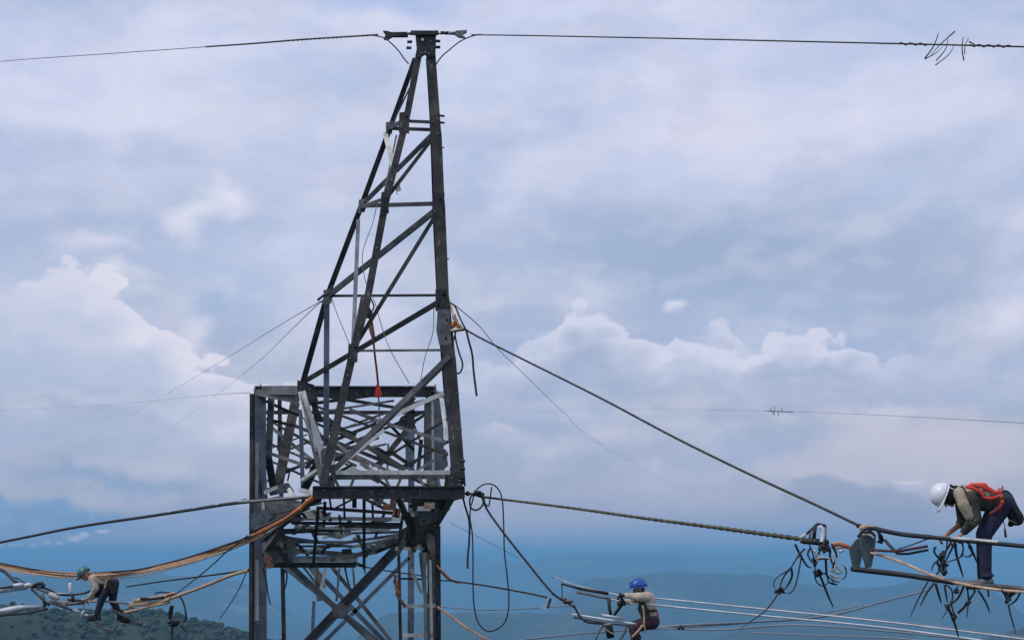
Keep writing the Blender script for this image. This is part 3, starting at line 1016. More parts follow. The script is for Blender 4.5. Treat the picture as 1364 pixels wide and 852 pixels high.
plate([(380, 712), (392, 716), (398, 738), (384, 742)], 31.6, MD, 0.02, 2)
# rusty fittings under the beam
for (x, y, a, b, mm) in ((524, 668, 4, 9, RU), (526, 683, 3, 5, RU), (518, 675, 8, 4, RU), (572, 673, 7, 4, TR), (565, 677, 9, 3, PL), (528, 690, 6, 3, PL),
                         (530, 683, 3, 6, RU)):
    Mesh().box(P(x, y, 27.3), Vector((M(a, 27.3), 0, 0)), Vector((0, 0.05, 0)), Vector((0.01, 0, M(b, 27.3)))).make('clamp_bracket', mm, tower, False)

# X bracing of the body: front face pair, rear face pair, continued towards the ground
def xb(x1, y1, x2, y2, d, w, m, flip, dz=0.0):
    k = 1.55
    return mem('body_brace', x1, y1, d + dz, x1 + (x2 - x1) * k, y1 + (y2 - y1) * k, d + dz, w, m, flip)


xb(531, 724, 406, 856, DF, 8, DK, 1, -0.12)
xb(536, 727, 411, 859, DF, 6, BL, 1, -0.02)  # lighter shading on the brace's lower edge, put in as a bluer bar
xb(350, 718, 500, 858, DF, 7, MD, -1, 0.08)
xb(372, 748, 508, 858, DR - 1.4, 7, BL, 1)
xb(545, 742, 430, 856, DR, 5, BL, 1)
xb(421, 760, 520, 862, DR, 6, BL, -1)
plate([(441, 806), (456, 802), (468, 812), (456, 824), (444, 822)], DF - .14, MD, 0.02, 5)
mem('body_brace', 421, 752, 36.5, 425, 800, 36.5, 6, MD)
mem('body_brace', 412, 754, 36.4, 432, 782, 36.4, 5, MD)
mem('body_brace', 434, 754, 36.3, 426, 792, 36.3, 4, PL)
mem('body_brace', 418, 800, 36.8, 416, 842, 36.8, 4, BL)
mem('body_brace', 404, 754, 36.4, 420, 776, 36.4, 3, MD)
for yy in (905, 1090, 1290):
    mem('ring_beam', 336, yy, DF + .12, 584, yy, DF + .12, 8, DK)
    mem('body_brace', 340, yy, DF + .06, 580, yy + 180, DF + .06, 8, MD, -1)
    mem('body_brace', 580, yy, DF - .1, 340, yy + 180, DF - .1, 8, MD)
# ladder panel at the right leg
mem('ladder_rail', 531, 735, 32.6, 535, 930, 32.6, 4, DK)
mem('ladder_rail', 583, 700, 32.5, 584, 930, 32.5, 7, DK)
mem('ladder_rail', 560, 735, 32.9, 573, 852, 32.9, 5, MD)
mem('brace', 547, 757, 32.7, 562, 790, 32.7, 4, PL)
mem('brace', 557, 716, 32.2, 571, 752, 32.6, 6, PL)
mem('brace', 571, 738, 32.4, 572, 800, 32.4, 3.5, RU)
mem('brace', 562, 705, 32.2, 566, 735, 32.4, 8, DK)
for (x0, x1, y) in ((527, 571, 730.5), (536, 580, 807), (536, 570, 846), (536, 576, 885), (536, 576, 924)):
    mem('rung', x0, y, 32.45, x1, y - 1, 32.45, 4.6, PL)
mem('rung', 533, 770, 33.2, 563, 771, 33.2, 2.5, DK)
plate([(533, 706), (553, 694), (563, 712), (555, 728), (532, 728)], 31.2, DK, 0.02, 4)
plate([(556, 682), (584, 672), (580, 694), (560, 700)], 27.9, MD, 0.02, 6)
plate([(570, 700), (578, 698), (579, 722), (568, 722)], 29.5, SV, 0.02, 3)
plate([(541, 707), (549, 700), (549, 712), (541, 722), (532, 740), (526, 738)], 31.0, MD, 0.02, 2)
# rows of bolts along the body legs and the beam
for y in range(535, 850, 14):
    bolt(P(350, y, DF - 0.02), tower, 0.022, 0.03)
for y in (537, 546, 600, 609, 660, 669, 735, 742, 776, 783, 830, 837):
    bolt(P(575, y, DF - 0.02), tower, 0.022, 0.03)
for x in range(432, 612, 15):
    bolt(P(x, 653 + (x // 15 % 2) * 5, D0 - 0.17), tower, 0.017, 0.03)
for x in range(352, 575, 17):
    bolt(P(x, 519 + (x // 17 % 2) * 5, DF - 0.16), tower, 0.017, 0.03)
# concrete footings on the ground
CON = mat('concrete', (0.28, 0.27, 0.25), (0.38, 0.37, 0.34), 0.9, 0, 3.0)
for x, d in ((347, DF), (577, DF), (378, DR), (547, DR)):
    q = P(x, 860, d)
    q.z = ZG + 0.1
    Mesh().box(q, Vector((0.5, 0, 0)), Vector((0, 0.5, 0)), Vector((0, 0, 0.35))).make('footing', CON, tower, False)

# ------------------------------------------------------------------ wires, ropes and fittings
# earth wire, left span with its thicker armour rod and dead-end fitting
cable('earth_wire', [(-500, 134, 60), (-200, 101, 47), (0, 82, 40), (140, 72, 35), (275, 62.5, 31), (400, 53, 28.6), (500, 47, 27.4)], 0.009, CT,
      'thin overhead wire running left from the tower top', 'overhead wire')
ar = Mesh().tube(catmull([P(275, 62.5, 31), P(340, 58, 29.8), (P(400, 53, 28.6)), P(455, 49.5, 28), P(503, 46.5, 27.3)]), 0.018, 8)
for k in range(40):      # the lay of the outer strands
    t = k / 39
    c = P(275 + 226 * t, 62.5 - 15.6 * t - 1.4 * math.sin(t * math.pi) * 0.2, 31 - 3.7 * t)
    ar.ball(c, 0.021, 0.021, 0.021, seg=6, rings=4)
tag(ar.make('armour_rod', CB), 'black thick sleeve over the wire left of the tower top', 'cable sleeve')
o = thing('dead_end_clamp', P(530, 45, 27.3), 'dark strap fitting joining the left wire to the tower head', 'wire fitting')
Mesh().prism([P(510, 41, 27.2), P(517, 41.5, 27.2), P(521, 43, 27.2), P(543, 42.5, 27.3), P(543, 48, 27.3), P(522, 48, 27.2), P(516, 52, 27.2), P(511, 51.5, 27.2), P(514, 46, 27.2)], Vector((0, 0.1, 0))).make('clamp_body', DK, o, False)
Mesh().tube([P(541, 45, 27.3), P(549, 45, 27.3)], 0.03, 8).make('link_pin', MD, o)
cable('jumper_wire', [(495, 47, 27.35), (511, 50.5, 27.2), (520, 57, 27.1), (531, 68, 27.1), (538, 78, 27.1), (544, 85, 27.3)], 0.013, CB,
      'short curved wire drooping from left fitting to tower head', 'wire')
# earth wire, right span
EW = [(628, 46.5, 27.2), (700, 47.5, 26.4), (800, 49.5, 25.2), (900, 51.5, 24), (1050, 55, 22.3), (1200, 58.5, 20.9), (1364, 62.5, 19.4), (1700, 72, 16.5)]
cable('earth_wire', EW, 0.013, CT, 'thin overhead wire running right from the tower top', 'overhead wire')
o = thing('dead_end_clamp', P(600, 45, 27.3), 'shackles and turnbuckle joining the right wire to the tower head', 'wire fitting')
for k, (x, w, m_) in enumerate(((590, 3, DK), (595, 3, DK), (599, 2, AL), (603, 3, MD), (608, 3, DK), (612, 3, PL))):
    Mesh().tube([P(x - w, 44 + k * 0.2, 27.3), P(x + w, 44 + k * 0.2, 27.3)], (0.035, 0.04) if k % 2 else (0.04, 0.03), 8).make('shackle', m_, o)
Mesh().prism([P(607, 41, 27.25), P(622, 40, 27.25), P(621, 43, 27.25), P(615, 45, 27.25), P(620, 50, 27.25), P(611, 49, 27.25), P(606, 46, 27.25)], Vector((0, 0.08, 0))).make('clamp_body', MD, o, False)
Mesh().tube([P(584, 45, 27.3), P(615, 45, 27.3)], 0.016, 6).make('link_pin', DK, o)
cable('jumper_wire', [(640, 46, 27), (627, 49, 27.1), (612, 56, 27.1), (597, 68, 27.1), (588, 76, 27.1), (580, 87, 27.3)], 0.013, CB,
      'curved wire drooping from right fitting to tower head', 'wire')


def ewp(x):
    for (x0, y0, d0), (x1, y1, d1) in zip(EW, EW[1:]):
        if x0 <= x <= x1:
            t = (x - x0) / (x1 - x0)
            return P(x, y0 + (y1 - y0) * t, d0 + (d1 - d0) * t)


for a, b, lb in ((1196, 1236, 'wavy wrapped repair rods left of the loose wire strands'), (1292, 1345, 'wavy wrapped repair rods right of the loose wire strands')):
    hx = Mesh()
    pts = []
    n = int((b - a) * 2)
    for k in range(n + 1):
        x = a + (b - a) * k / n
        c = ewp(x)
        w = x / 13 * 2 * math.pi
        pts.append(c + Vector((0, math.cos(w), math.sin(w))) * 0.014)
    hx.tube(pts, 0.012, 6)
    tag(hx.make('wrapped_rods', CB), lb, 'wire wrap')
# loosened helix of strands on that wire
sp = Mesh()
for (x0, y0, x1, y1, bow, r0, r1) in ((1250, 44, 1232, 78, 3, .006, .012), (1232, 79, 1256, 62, 3, .009, .004), (1272, 42, 1238, 76, -2, .011, .003), (1263, 52, 1247, 81, 4, .004, .01),
                                      (1272, 58, 1246, 87, 5, .003, .010), (1283, 50, 1284, 81, -2, .006, .010), (1290, 51, 1285, 72, -2, .005, .008), (1291, 56, 1300, 61, 1, .012, .008)):
    d = 20.4
    mid = ((x0 + x1) / 2 + bow, (y0 + y1) / 2)
    pts = catmull([P(x0, y0, d - .1), P(*mid, d + .05), P(x1, y1, d + .1)], 7)
    sp.tube(pts, [r0, r1], 6)
tag(sp.make('loose_strands', CB), 'loose spiral wire strands sticking out at the top right', 'wire strands')

# thin stays leaving the left side of the peak
cable('stay_wire', [(437, 396, 30.1), (415, 408, 33), (366, 437, 42), (300, 478, 62), (230, 520, 100), (160, 562, 190), (-60, 690, 420)], (0.011, 0.005), CT,
      'upper thin stay wire sloping down left from tower peak', 'stay wire')
cable('stay_wire', [(436, 398, 30.1), (418, 410, 32), (380, 447, 44), (340, 485, 62), (290, 524, 100), (230, 568, 190), (60, 690, 420)], (0.011, 0.005), CT,
      'lower thin stay wire sloping down left from tower peak', 'stay wire')
cable('distant_wire', [(333, 523, 33), (300, 524.5, 60), (240, 530, 95), (130, 540, 130), (0, 546, 170), (-200, 553, 230)], 0.008, MD,
      'faint wire leaving the crossarm top towards the far left', 'overhead wire')
Mesh().tube(catmull([P(423, 400, 30), P(430, 394, 30), P(438, 390, 30), P(443, 380, 30)], 4), [0.03, 0.02], 7).make('wire_grip', CB, tower)
# wires slanting inside the peak
cable('slack_wire', [(502, 272, 28.6), (497, 295, 28.4), (484, 332, 28.2), (483, 352, 28.1), (488, 378, 28), (499, 402, 27.8), (510, 440, 27.6), (522, 470, 27.4), (545, 510, 27.3)],
      0.008, MD, 'thin slack wire hanging inside the tower peak', 'wire')
cable('slack_wire', [(442, 398, 29.8), (449, 418, 29.6), (459, 442, 29.4), (467, 462, 29.2)], 0.009, MD,
      'short thin wire hanging below the left peak joint', 'wire')
cable('slack_wire', [(578, 408, 28), (577, 440, 28), (571, 461, 28), (565, 480, 28), (560, 510, 28)], 0.008, MD,
      'thin wire hanging beside the right peak leg', 'wire')
# red sling with hoist inside the peak
o = thing('hoist_sling', P(494, 415, 26.9), 'dark hoist on a red strap hanging inside the tower peak', 'hoist')
Mesh().tube(catmull([P(493, 396, 27), P(498, 408, 27), P(494, 418, 27), P(492, 430, 27)], 5), 0.016, 6).make('strap', CB, o)
Mesh().prism([P(484, 412, 26.9), P(491, 406, 26.9), P(496, 416, 26.9), P(493, 424, 26.9), P(485, 422, 26.9)], Vector((0, 0.09, 0))).make('hoist_case', DK, o, False)
Mesh().cap(P(493, 430, 27), P(497, 448, 27), 0.06, 0.04, 8).make('pulley_block', RU, o)
Mesh().tube(catmull([P(497, 448, 27), P(499, 470, 27), P(502, 495, 27), P(504, 515, 27)], 5), 0.022, 6).make('strap', mat('dark_red_webbing', (0.06, 0.01, 0.012), (0.16, 0.02, 0.02), 0.8), o)
Mesh().prism([P(501, 512, 26.9), P(505, 512, 26.9), P(509, 527, 26.9), P(499, 527, 26.9)], Vector((0, 0.05, 0))).make('red_flag', RD, o, False)
Mesh().tube(catmull([P(504, 527, 26.95), P(505, 542, 27), P(504, 552, 27), P(508, 560, 27)], 5), 0.014, 6).make('hook', MD, o)

# rigging on the right peak leg: triangular strap, loops, tail and the main tension rope
o = thing('anchor_sling', P(604, 425, 26.5), 'orange and tan triangular sling tied to the right peak leg', 'sling')
Mesh().tube(catmull([P(599, 404, 26.5), P(601, 410, 26.5), P(604, 420, 26.4), P(611, 432, 26.4), P(619, 438, 26.4)], 4), 0.02, 7).make('strap', TR, o)
Mesh().tube([P(618, 438, 26.4), P(600, 440.5, 26.4)], 0.03, 7).make('strap', TR, o)
Mesh().tube(catmull([P(598, 402, 26.4), P(606, 408, 26.3), P(613, 424, 26.3), P(620, 438, 26.3)], 4), 0.017, 6).make('strap', CB, o)
Mesh().tube([P(621, 439, 26.35), P(600, 442, 26.35)], 0.016, 6).make('strap', CB, o)
bx_ = Mesh()
for (x, y, a, b) in ((603, 433, .07, .06), (607, 428, .05, .07), (605, 422, .04, .06), (611, 434, .06, .045)):
    bx_.ball(P(x, y, 26.45), a, 0.06, b, seg=9, rings=6)
bx_.make('knot', OR, o)
cable('rope_loop', [(607, 442, 26.4), (603, 458, 26.4), (601, 475, 26.4), (603, 490, 26.4), (609, 497, 26.4), (614, 494, 26.4), (616, 484, 26.4), (611, 468, 26.4), (607, 452, 26.4), (606, 442, 26.4)],
      0.017, CB, 'black rope loop hanging under the orange sling', 'rope')
cable('rope_tail', [(621, 439, 26.4), (624, 452, 26.4), (629, 472, 26.4), (631, 495, 26.4), (635, 527, 26.4)], 0.021, CB,
      'black loose rope end hanging right of the peak leg', 'rope')
MT = [(619, 438, 26.4), (640, 450, 25.9), (700, 480, 24.6), (800, 530, 22.8), (900, 583, 21.2), (1000, 632, 19.8), (1080, 669, 18.8), (1143, 699, 18.1)]
mtp = catmull([P(*p) for p in MT], 14)
ms_ = Mesh().tube(mtp, 0.019, 8)
for k in range(0, len(mtp) - 1):
    ms_.ball(mtp[k], 0.023, 0.023, 0.02, seg=6, rings=4)
tag(ms_.make('tension_rope', CT), 'long taut dark steel rope sloping right from orange sling', 'steel rope')
cable('guide_wire', [(604, 405, 26.5), (620, 418, 27), (640, 436, 28), (665, 466, 31), (700, 500, 37), (750, 548, 50), (800, 590, 75), (890, 640, 150), (1180, 790, 420)], (0.010, 0.004), CT,
      'thin wire dropping right below the long taut steel rope', 'wire')
# far wire with its little spacer, right
FWR = [(560, 552, 260), (800, 545, 150), (960, 546, 110), (1000, 546.5, 100), (1100, 549.5, 90), (1200, 554, 82), (1290, 559, 76), (1364, 563, 71), (1600, 575, 60)]
cable('distant_wire', FWR, (0.003, 0.019), FR, 'faint distant wire crossing the clouds at right', 'overhead wire')
o = Mesh()
for (x0, y0, x1, y1) in ((1026, 543, 1030, 551), (1032, 541, 1031, 553), (1036, 546, 1037, 554), (1041, 543, 1042, 549)):
    o.tube([P(x0, y0, 97), P(x1, y1, 97)], 0.022, 5)
o.tube([P(1022, 547, 97), P(1056, 548.5, 95)], 0.032, 5)
tag(o.make('wire_spacer', CB), 'tiny dark spacer on the faint distant wire', 'wire fitting')

# ------------------------------------------------------------------ right span from the crossarm tip
o = thing('insulator_string', P(850, 690, 22), 'long brown insulator string from the beam end to the right', 'insulator string')
IS = [(664, 664, 26), (760, 676, 24.4), (860, 690, 22.6), (960, 703, 21), (1078, 719, 19.1)]
isp = catmull([P(*p) for p in IS], 16)
Mesh().tube(isp, [0.021, 0.022], 8).make('core_rod', INS, o)
Mesh().tube([P(618, 657, 26), P(628, 657.5, 26), P(640, 661, 26), P(664, 664, 26)], 0.02, 8).make('end_link', DK, o)
Mesh().ball(P(623, 657, 26), 0.045, 0.045, 0.05).make('end_link', DK, o)
shed = None
acc, last = 0, isp[0]
tot = sum((isp[i + 1] - isp[i]).length for i in range(len(isp) - 1))
N = 150
lens = [0]
for i in range(len(isp) - 1):
    lens.append(lens[-1] + (isp[i + 1] - isp[i]).length)
for k in range(N):
    s = tot * (k + 0.5) / N
    i = max(j for j in range(len(lens)) if lens[j] <= s)
    i = min(i, len(isp) - 2)
    t = (s - lens[i]) / (lens[i + 1] - lens[i])
    c = isp[i].lerp(isp[i + 1], t)
    dr = (isp[i + 1] - isp[i]).normalized()
    if shed is None:
        mm = Mesh().tube([Vector((0, 0, -0.006)), Vector((0, 0, 0.0)), Vector((0, 0, 0.007))], [0.028, 0.058, 0.03], 10)
        shed = meshof(mm.v, mm.f, True)
        shed.materials.append(INS)
    sc = (0.38 + 0.14 * min(1, max(0, (k - 30) / 110))) * (1.28 if k % 3 == 0 else (0.95 if k % 2 else 1.05))
    q = link('shed', shed, o)
    q.matrix_basis = Matrix.Translation(c) @ dr.to_track_quat('Z', 'Y').to_matrix().to_4x4() @ Matrix.Diagonal((sc, sc, 1, 1))

# hanging loops of cable at the beam end
cable('cable_loop', [(628, 672, 26), (633, 655, 26), (642, 646, 26), (653, 644, 26), (663, 650, 26), (669, 665, 26), (671, 700, 26), (672, 735, 26), (676, 770, 26),
                     (678, 800, 26), (675, 822, 26), (666, 835, 26), (650, 840, 26), (638, 830, 26), (632, 810, 26), (630, 780, 26), (630, 740, 26), (629, 710, 26), (626, 690, 26), (627, 672, 26)],
      0.0135, CB, 'tall narrow black cable loop hanging from the beam end', 'cable')
cable('rope_loop', [(640, 655, 25.9), (632, 656, 25.9), (626, 664, 25.9), (627, 675, 25.9), (633, 679, 25.9), (640, 676, 25.9), (644, 668, 25.9), (642, 658, 25.9)], 0.018, CB,
      'small black coil beside the beam end fitting', 'rope')
cable('rope_tail', [(616, 660, 26), (620, 675, 26), (625, 694, 26), (625, 720, 26), (623, 742, 26), (623, 757, 26)], 0.019, CB,
      'short black rope end hanging left of cable loop', 'rope')
cable('rope_tail', [(655, 648, 25.9), (653, 662, 25.9), (651, 673, 25.9), (646, 670, 25.9), (645, 662, 25.9)], 0.014, CB,
      'tiny black hook of rope on beam end fitting', 'rope')
cable('diagonal_rope', [(642, 662, 25.9), (650, 680, 25.9), (670, 708, 25.7), (700, 746, 25.5), (735, 788, 25.2), (757, 803, 25.1)], 0.021, CB,
      'black rope sloping from beam end down to the middle lines', 'rope')
f_ = Mesh()
for (x, y, r) in ((634, 655, .05), (638, 656, .055), (642, 658, .05), (630, 658, .04)):
    f_.ball(P(x, y, 25.95), r, 0.06, r * 0.8, seg=9, rings=6)
tag(f_.make('rope_knot', DK), 'dark lump of knotted rope at the right beam end', 'knot')

# lines under the middle worker (25 m away)
DM = 25.2
cable('guy_line', [(582, 752, 32), (592, 766, 31.5), (604, 773, 31), (650, 780, 29), (700, 789, 27), (728, 795, 25.8)], 0.018, CT,
      'dark line from the tower leg to the middle lines', 'line')
cable('tan_rope', [(582, 753, 31.9), (590, 761, 31.6), (603, 773, 31.2), (612, 776, 31)], 0.02, OR,
      'short orange rope end on the line right of tower leg', 'rope')
cable('tan_rope', [(583, 808, 32), (600, 820, 31), (622, 836, 30), (650, 852, 29), (690, 870, 28)], 0.03, TR,
      'tan rope leaving the tower leg at bottom centre', 'rope')
o = thing('flag_clamp', P(725, 800, 25.3), 'small white clamp hanging on the line left of the middle worker', 'clamp')
Mesh().prism([P(731, 793, DM), P(736, 796, DM), P(732, 806, DM), P(728, 811, DM), P(720, 810, DM), P(728, 803, DM)], Vector((0, 0.06, 0))).make('clamp_body', AL, o, False)
Mesh().prism([P(732, 796, DM - .05), P(735, 797, DM - .05), P(731, 810, DM - .05), P(728, 809, DM - .05)], Vector((0, 0.04, 0))).make('clamp_arm', DK, o, False)
TOPL = [(736, 768, 27), (770, 780, 26), (800, 787, 25.6), (840, 795, 25.3), (880, 797, 24.8), (1000, 809, 23.8), (1200, 830, 22.4), (1500, 868, 20)]
BOTL = [(768, 788, 26), (800, 794, 25.5), (840, 803, 25.1), (880, 806, 24.6), (1000, 818, 23.6), (1200, 838, 22.2), (1500, 880, 20)]
cable('line_conductor', TOPL, 0.015, AL, 'pale upper conductor behind the middle worker running right', 'conductor')
cable('line_conductor', BOTL, 0.016, AL, 'pale second conductor behind the middle worker running right', 'conductor')
cable('insulator_rod', [(770, 783, 25.7), (810, 790, 25.5)], 0.030, CB, 'black upper rod left of the worker in blue helmet', 'rod')
cable('insulator_rod', [(768, 788, 25.6), (850, 804, 25.2)], 0.026, MD, 'grey lower rod left of the worker in blue helmet', 'rod')
cable('thin_line', [(748, 777, 26), (749, 790, 25.9), (748, 797, 25.8)], 0.012, CB, 'short vertical tie joining two middle lines', 'tie')
cable('thin_line', [(748, 777, 26), (770, 783, 25.8)], 0.02, CB, 'dark stub bar at the left end of middle lines', 'bar')
FT = [(735, 790, DM), (752, 800, DM), (765, 808, DM), (772, 820, DM), (782, 828, DM), (800, 830, DM), (815, 830, DM)]
cable('foot_cable', FT, 0.018, CB, 'black cable curving under the middle worker rods', 'cable')
cable('foot_rod', [(762, 818, 25.4), (790, 822, 25.2), (815, 826, 25.0), (848, 831, 24.8)], 0.022, AL,
      'pale foot rail the middle worker crouches on', 'rod')
cable('foot_rod', [(765, 822, 25.5), (800, 828, 25.3), (846, 834, 24.9)], 0.016, CB, 'dark foot rail under the middle worker', 'rod')
tag(Mesh().box(P(816, 821, 24.9), Vector((M(14, DM), 0, -0.03)), Vector((0, 0.04, 0)), Vector((0.001, 0, 0.022))).make('clamp_plate', AL), 'pale flat clamp bar between the middle worker and black bucket', 'clamp')
for k, (pp, lb) in enumerate(((((811, 796), (812, 810), (814, 820)), 'upright dark strut between the middle rods'), (((831, 800), (826, 808), (818, 819)), 'slanting dark strut before the middle worker'))):
    tag(Mesh().tube([P(x, y, DM) for x, y in pp], [0.035, 0.024], 7).make('strut_bar', DK), lb, 'strut')
j_ = Mesh()
for (x, y, r) in ((754, 801, .06), (760, 800, .05), (763, 806, .045), (752, 797, .04)):
    j_.ball(P(x, y, DM), r, 0.05, r * 0.7, seg=8, rings=6)
tag(j_.make('joint_fitting', MD), 'grey joint where the middle lines meet', 'fitting')
o = thing('tool_bucket', P(815, 852, DM), 'black tool bucket with white rim below the middle worker', 'bucket')
Mesh().tube([P(810, 831.5, DM), P(812, 840, DM), P(813.5, 849, DM)], [M(5.4, DM), M(5.2, DM), M(4.9, DM)], 16).make('body', CB, o)
Mesh().tube([P(809.6, 829.6, DM), P(809.9, 832.4, DM)], [M(6.2, DM), M(6.0, DM)], 16).make('rim', PL, o)
Mesh().tube(catmull([P(804, 835, DM - .1), P(810, 840, DM - .1), P(818, 844, DM - .1)], 4), 0.012, 6).make('handle', TR, o)
cable('bucket_tie', [(804, 832, DM), (798, 840, DM), (793, 852, DM), (790, 862, DM)], 0.018, MD, 'grey cord left of the black tool bucket', 'cord')
cable('foot_cable', [(834, 834, DM), (832, 842, DM), (827, 850, DM), (822, 862, DM)], 0.02, MD, 'grey cord right of the black tool bucket', 'cord')
# lower faint conductors at the bottom right
for pts, r, lb in (
        ([(868, 836, 60), (920, 832, 62), (1000, 828, 66), (1100, 820, 71), (1180, 800, 78), (1235, 786, 86)], 0.09, 'broad pale band of conductors rising at bottom right'),
        ([(700, 851, 50), (780, 843, 55), (850, 838, 58), (960, 832, 66), (1060, 822, 74), (1150, 806, 82)], 0.05, 'pale conductor crossing behind the middle worker'),
        ([(880, 836, 44), (960, 838, 42), (1060, 832, 41), (1180, 840, 39), (1300, 852, 37)], 0.04, 'lowest pale conductor at bottom right'),
        ([(960, 803, 70), (1050, 812, 66), (1150, 822, 62), (1260, 835, 58), (1400, 852, 54)], 0.03, 'faint conductor below the hanging black loops'),
        ([(1000, 842, 40), (1100, 846, 38), (1200, 850, 37), (1300, 860, 36)], 0.03, 'faint conductor along the very bottom right'),
        ([(570, 806, 120), (640, 811.5, 120), (700, 810, 120), (760, 806, 120)], 0.09, 'faint pale wire crossing behind the tall black loop'),
        ([(600, 696, 160), (640, 716, 165), (690, 742, 170)], 0.05, 'faint thin wire right of the tower waist')):
    cable('distant_conductor', pts, r * 0.6, FR if 'thin wire' not in lb else MD, lb, 'conductor', sides=6)
o = Mesh()
for x0, y0, x1, y1 in ((903, 838, 905, 834), (905, 834, 909, 834), (909, 834, 910, 838)):
    o.tube([P(x0, y0, 43), P(x1, y1, 43)], 0.05, 6)
tag(o.make('spacer_clip', CB), 'tiny dark clip on pale conductor right of middle worker', 'wire fitting')

# ------------------------------------------------------------------ right cluster, about 18 m away
DQ = 18.4
o = thing('arcing_frame', P(1085, 715, DQ), 'triangular black frame with white bar on the insulator end', 'fitting')
for a, b, r, mm in (((1066, 716), (1074, 711), .018, PL), ((1074, 711), (1088, 698), .016, CB), ((1088, 697), (1100, 700), .018, CB), ((1100, 700), (1099, 718), .014, MD),
                    ((1086, 700), (1084, 718), .026, CB), ((1080, 706), (1078, 720), .016, MD), ((1066, 720), (1100, 721), .03, MD)):
    Mesh().tube([P(*a, DQ), P(*b, DQ)], r, 7).make('frame_bar', mm, o)
Mesh().tube(catmull([P(1092, 700, DQ - .08), P(1096, 706, DQ - .08), P(1096.5, 714, DQ - .08), P(1094, 722, DQ - .08)], 4), 0.026, 8).make('white_bar', mat('white_metal', (0.72, 0.72, 0.75), (0.82, 0.82, 0.84), 0.4), o)
Mesh().cap(P(1070, 720, DQ - .02), P(1100, 722, DQ - .02), 0.04, 0.045, 10).make('clamp_body', DK, o)
o = thing('rope_hook', P(1120, 728, DQ), 'orange tan rope end tied between the frame and plates', 'rope')
Mesh().tube(catmull([P(1108, 727, DQ), P(1115, 724, DQ), P(1124, 726, DQ), (P(1135, 730, DQ))], 5), [0.03, 0.026], 8).make('rope', OR, o)
Mesh().tube(catmull([P(1107, 724, DQ), P(1118, 722, DQ), P(1126, 728, DQ), (P(1116, 730, DQ)), P(1108, 729, DQ)], 5), 0.013, 7).make('lashing', TR, o)
o = thing('yoke_plates', P(1150, 730, DQ - .3), 'pair of grey green tapered plates hanging at the rope joint', 'metal plates')
dq = DQ - .3
Mesh().prism([P(1138, 722, dq), P(1141, 718, dq), P(1149, 715, dq), P(1152, 722, dq), P(1149, 738, dq), P(1145, 756, dq), P(1137, 756, dq), P(1133, 738, dq), P(1132, 730, dq)], Vector((0, 0.05, 0))).make('plate', PLT, o, False)
Mesh().prism([P(1147, 714, dq - .1), P(1152, 708, dq - .1), P(1160, 705, dq - .1), P(1167, 712, dq - .1), P(1165, 735, dq - .1), P(1161, 755, dq - .1), P(1154, 756, dq - .1), P(1150, 742, dq - .1), P(1146, 730, dq - .1)], Vector((0, 0.05, 0))).make('plate', PLT, o, False)
Mesh().tube(catmull([P(1143, 715, dq - .15), P(1150, 706, dq - .15), P(1160, 703, dq - .15), P(1169, 706, dq - .15), P(1172, 713, dq - .15)], 5), 0.022, 7).make('strap', CB, o)
Mesh().tube(catmull([P(1146, 704, dq - .1), P(1154, 701.5, dq - .1), P(1164, 703, dq - .1)], 5), [0.035, 0.03], 8).make('padding', TR, o)
Mesh().tube(catmull([P(1149, 712, dq - .17), P(1158, 712, dq - .17), P(1164, 716, dq - .17)], 5), 0.014, 7).make('cord', PL, o)
Mesh().cap(P(1143, 699.5, dq), P(1147, 701, dq), 0.03, 0.024, 8).make('end_ferrule', CB, o)
Mesh().prism([P(1171, 713, dq), P(1175, 711, dq), P(1178, 719, dq), P(1175, 724, dq), P(1167, 721, dq), P(1172, 719, dq)], Vector((0, 0.06, 0))).make('shackle', DK, o, False)
# upper line for the hands, lower line for the feet
D17 = 17.0
HL = [(1160, 702, 18.2), (1180, 707, 17.9), (1205, 711.5, 17.5), (1240, 715, 17.1), (1290, 720, 16.6), (1364, 727, 15.9), (1500, 742, 14.6)]
cable('hand_line', HL[:4], (0.032, 0.03), CB, 'thick black sheathed line from the plates to the bent worker', 'line')
cable('hand_line', [(1236, 714.6, 17.15)] + HL[4:], 0.026, CB, 'dark line crossing in front of the bent worker', 'line')
cable('hand_sleeve', [(1268, 716.2, 16.8), (1300, 718.8, 16.5), (1330, 721.4, 16.2)], (0.022, 0.018), PL,
      'pale sleeve on the line before the bent worker', 'sleeve')
FL = [(1135, 757, 18.1), (1160, 760, 17.85), (1200, 764.5, 17.5), (1240, 770.5, 17.2), (1270, 775, 17.0), (1310, 779, 16.8), (1364, 784, 16.3), (1500, 797, 15.2)]
cable('foot_line', FL[:5], (0.036, 0.032), CB, 'thick black lower line left of the bent worker', 'line')
cable('foot_line', FL[4:], 0.030, MD, 'grey line the bent worker stands on', 'line')
cable('foot_line', [(1160, 736, 18.0), (1180, 741, 17.8), (1210, 752, 17.5), (1240, 765, 17.2), (1280, 777, 16.9), (1330, 785, 16.5), (1364, 788, 16.2), (1500, 800, 15.2)], 0.018, TR,
      'thin tan line meeting the lower line at the feet', 'line')
cable('red_cord', [(1160, 731, 17.9), (1175, 733, 17.8), (1195, 733.5, 17.6), (1212, 731, 17.4), (1235, 727, 17.2)], 0.017, mat('dark_red_cord', (0.05, 0.01, 0.015), (0.14, 0.03, 0.03), 0.8),
      'dark red cord between the plates and the hands', 'cord')
cable('black_line', [(1196, 737, 17.6), (1210, 737, 17.5), (1225, 734, 17.3), (1236, 732, 17.2)], 0.016, CB,
      'short black cord just below the dark red cord', 'cord')
cable('thin_line', [(1196, 731, 17.6), (1215, 725, 17.4), (1236, 717, 17.2)], 0.008, CT, 'thin cord rising to the upper line near the hands', 'cord')
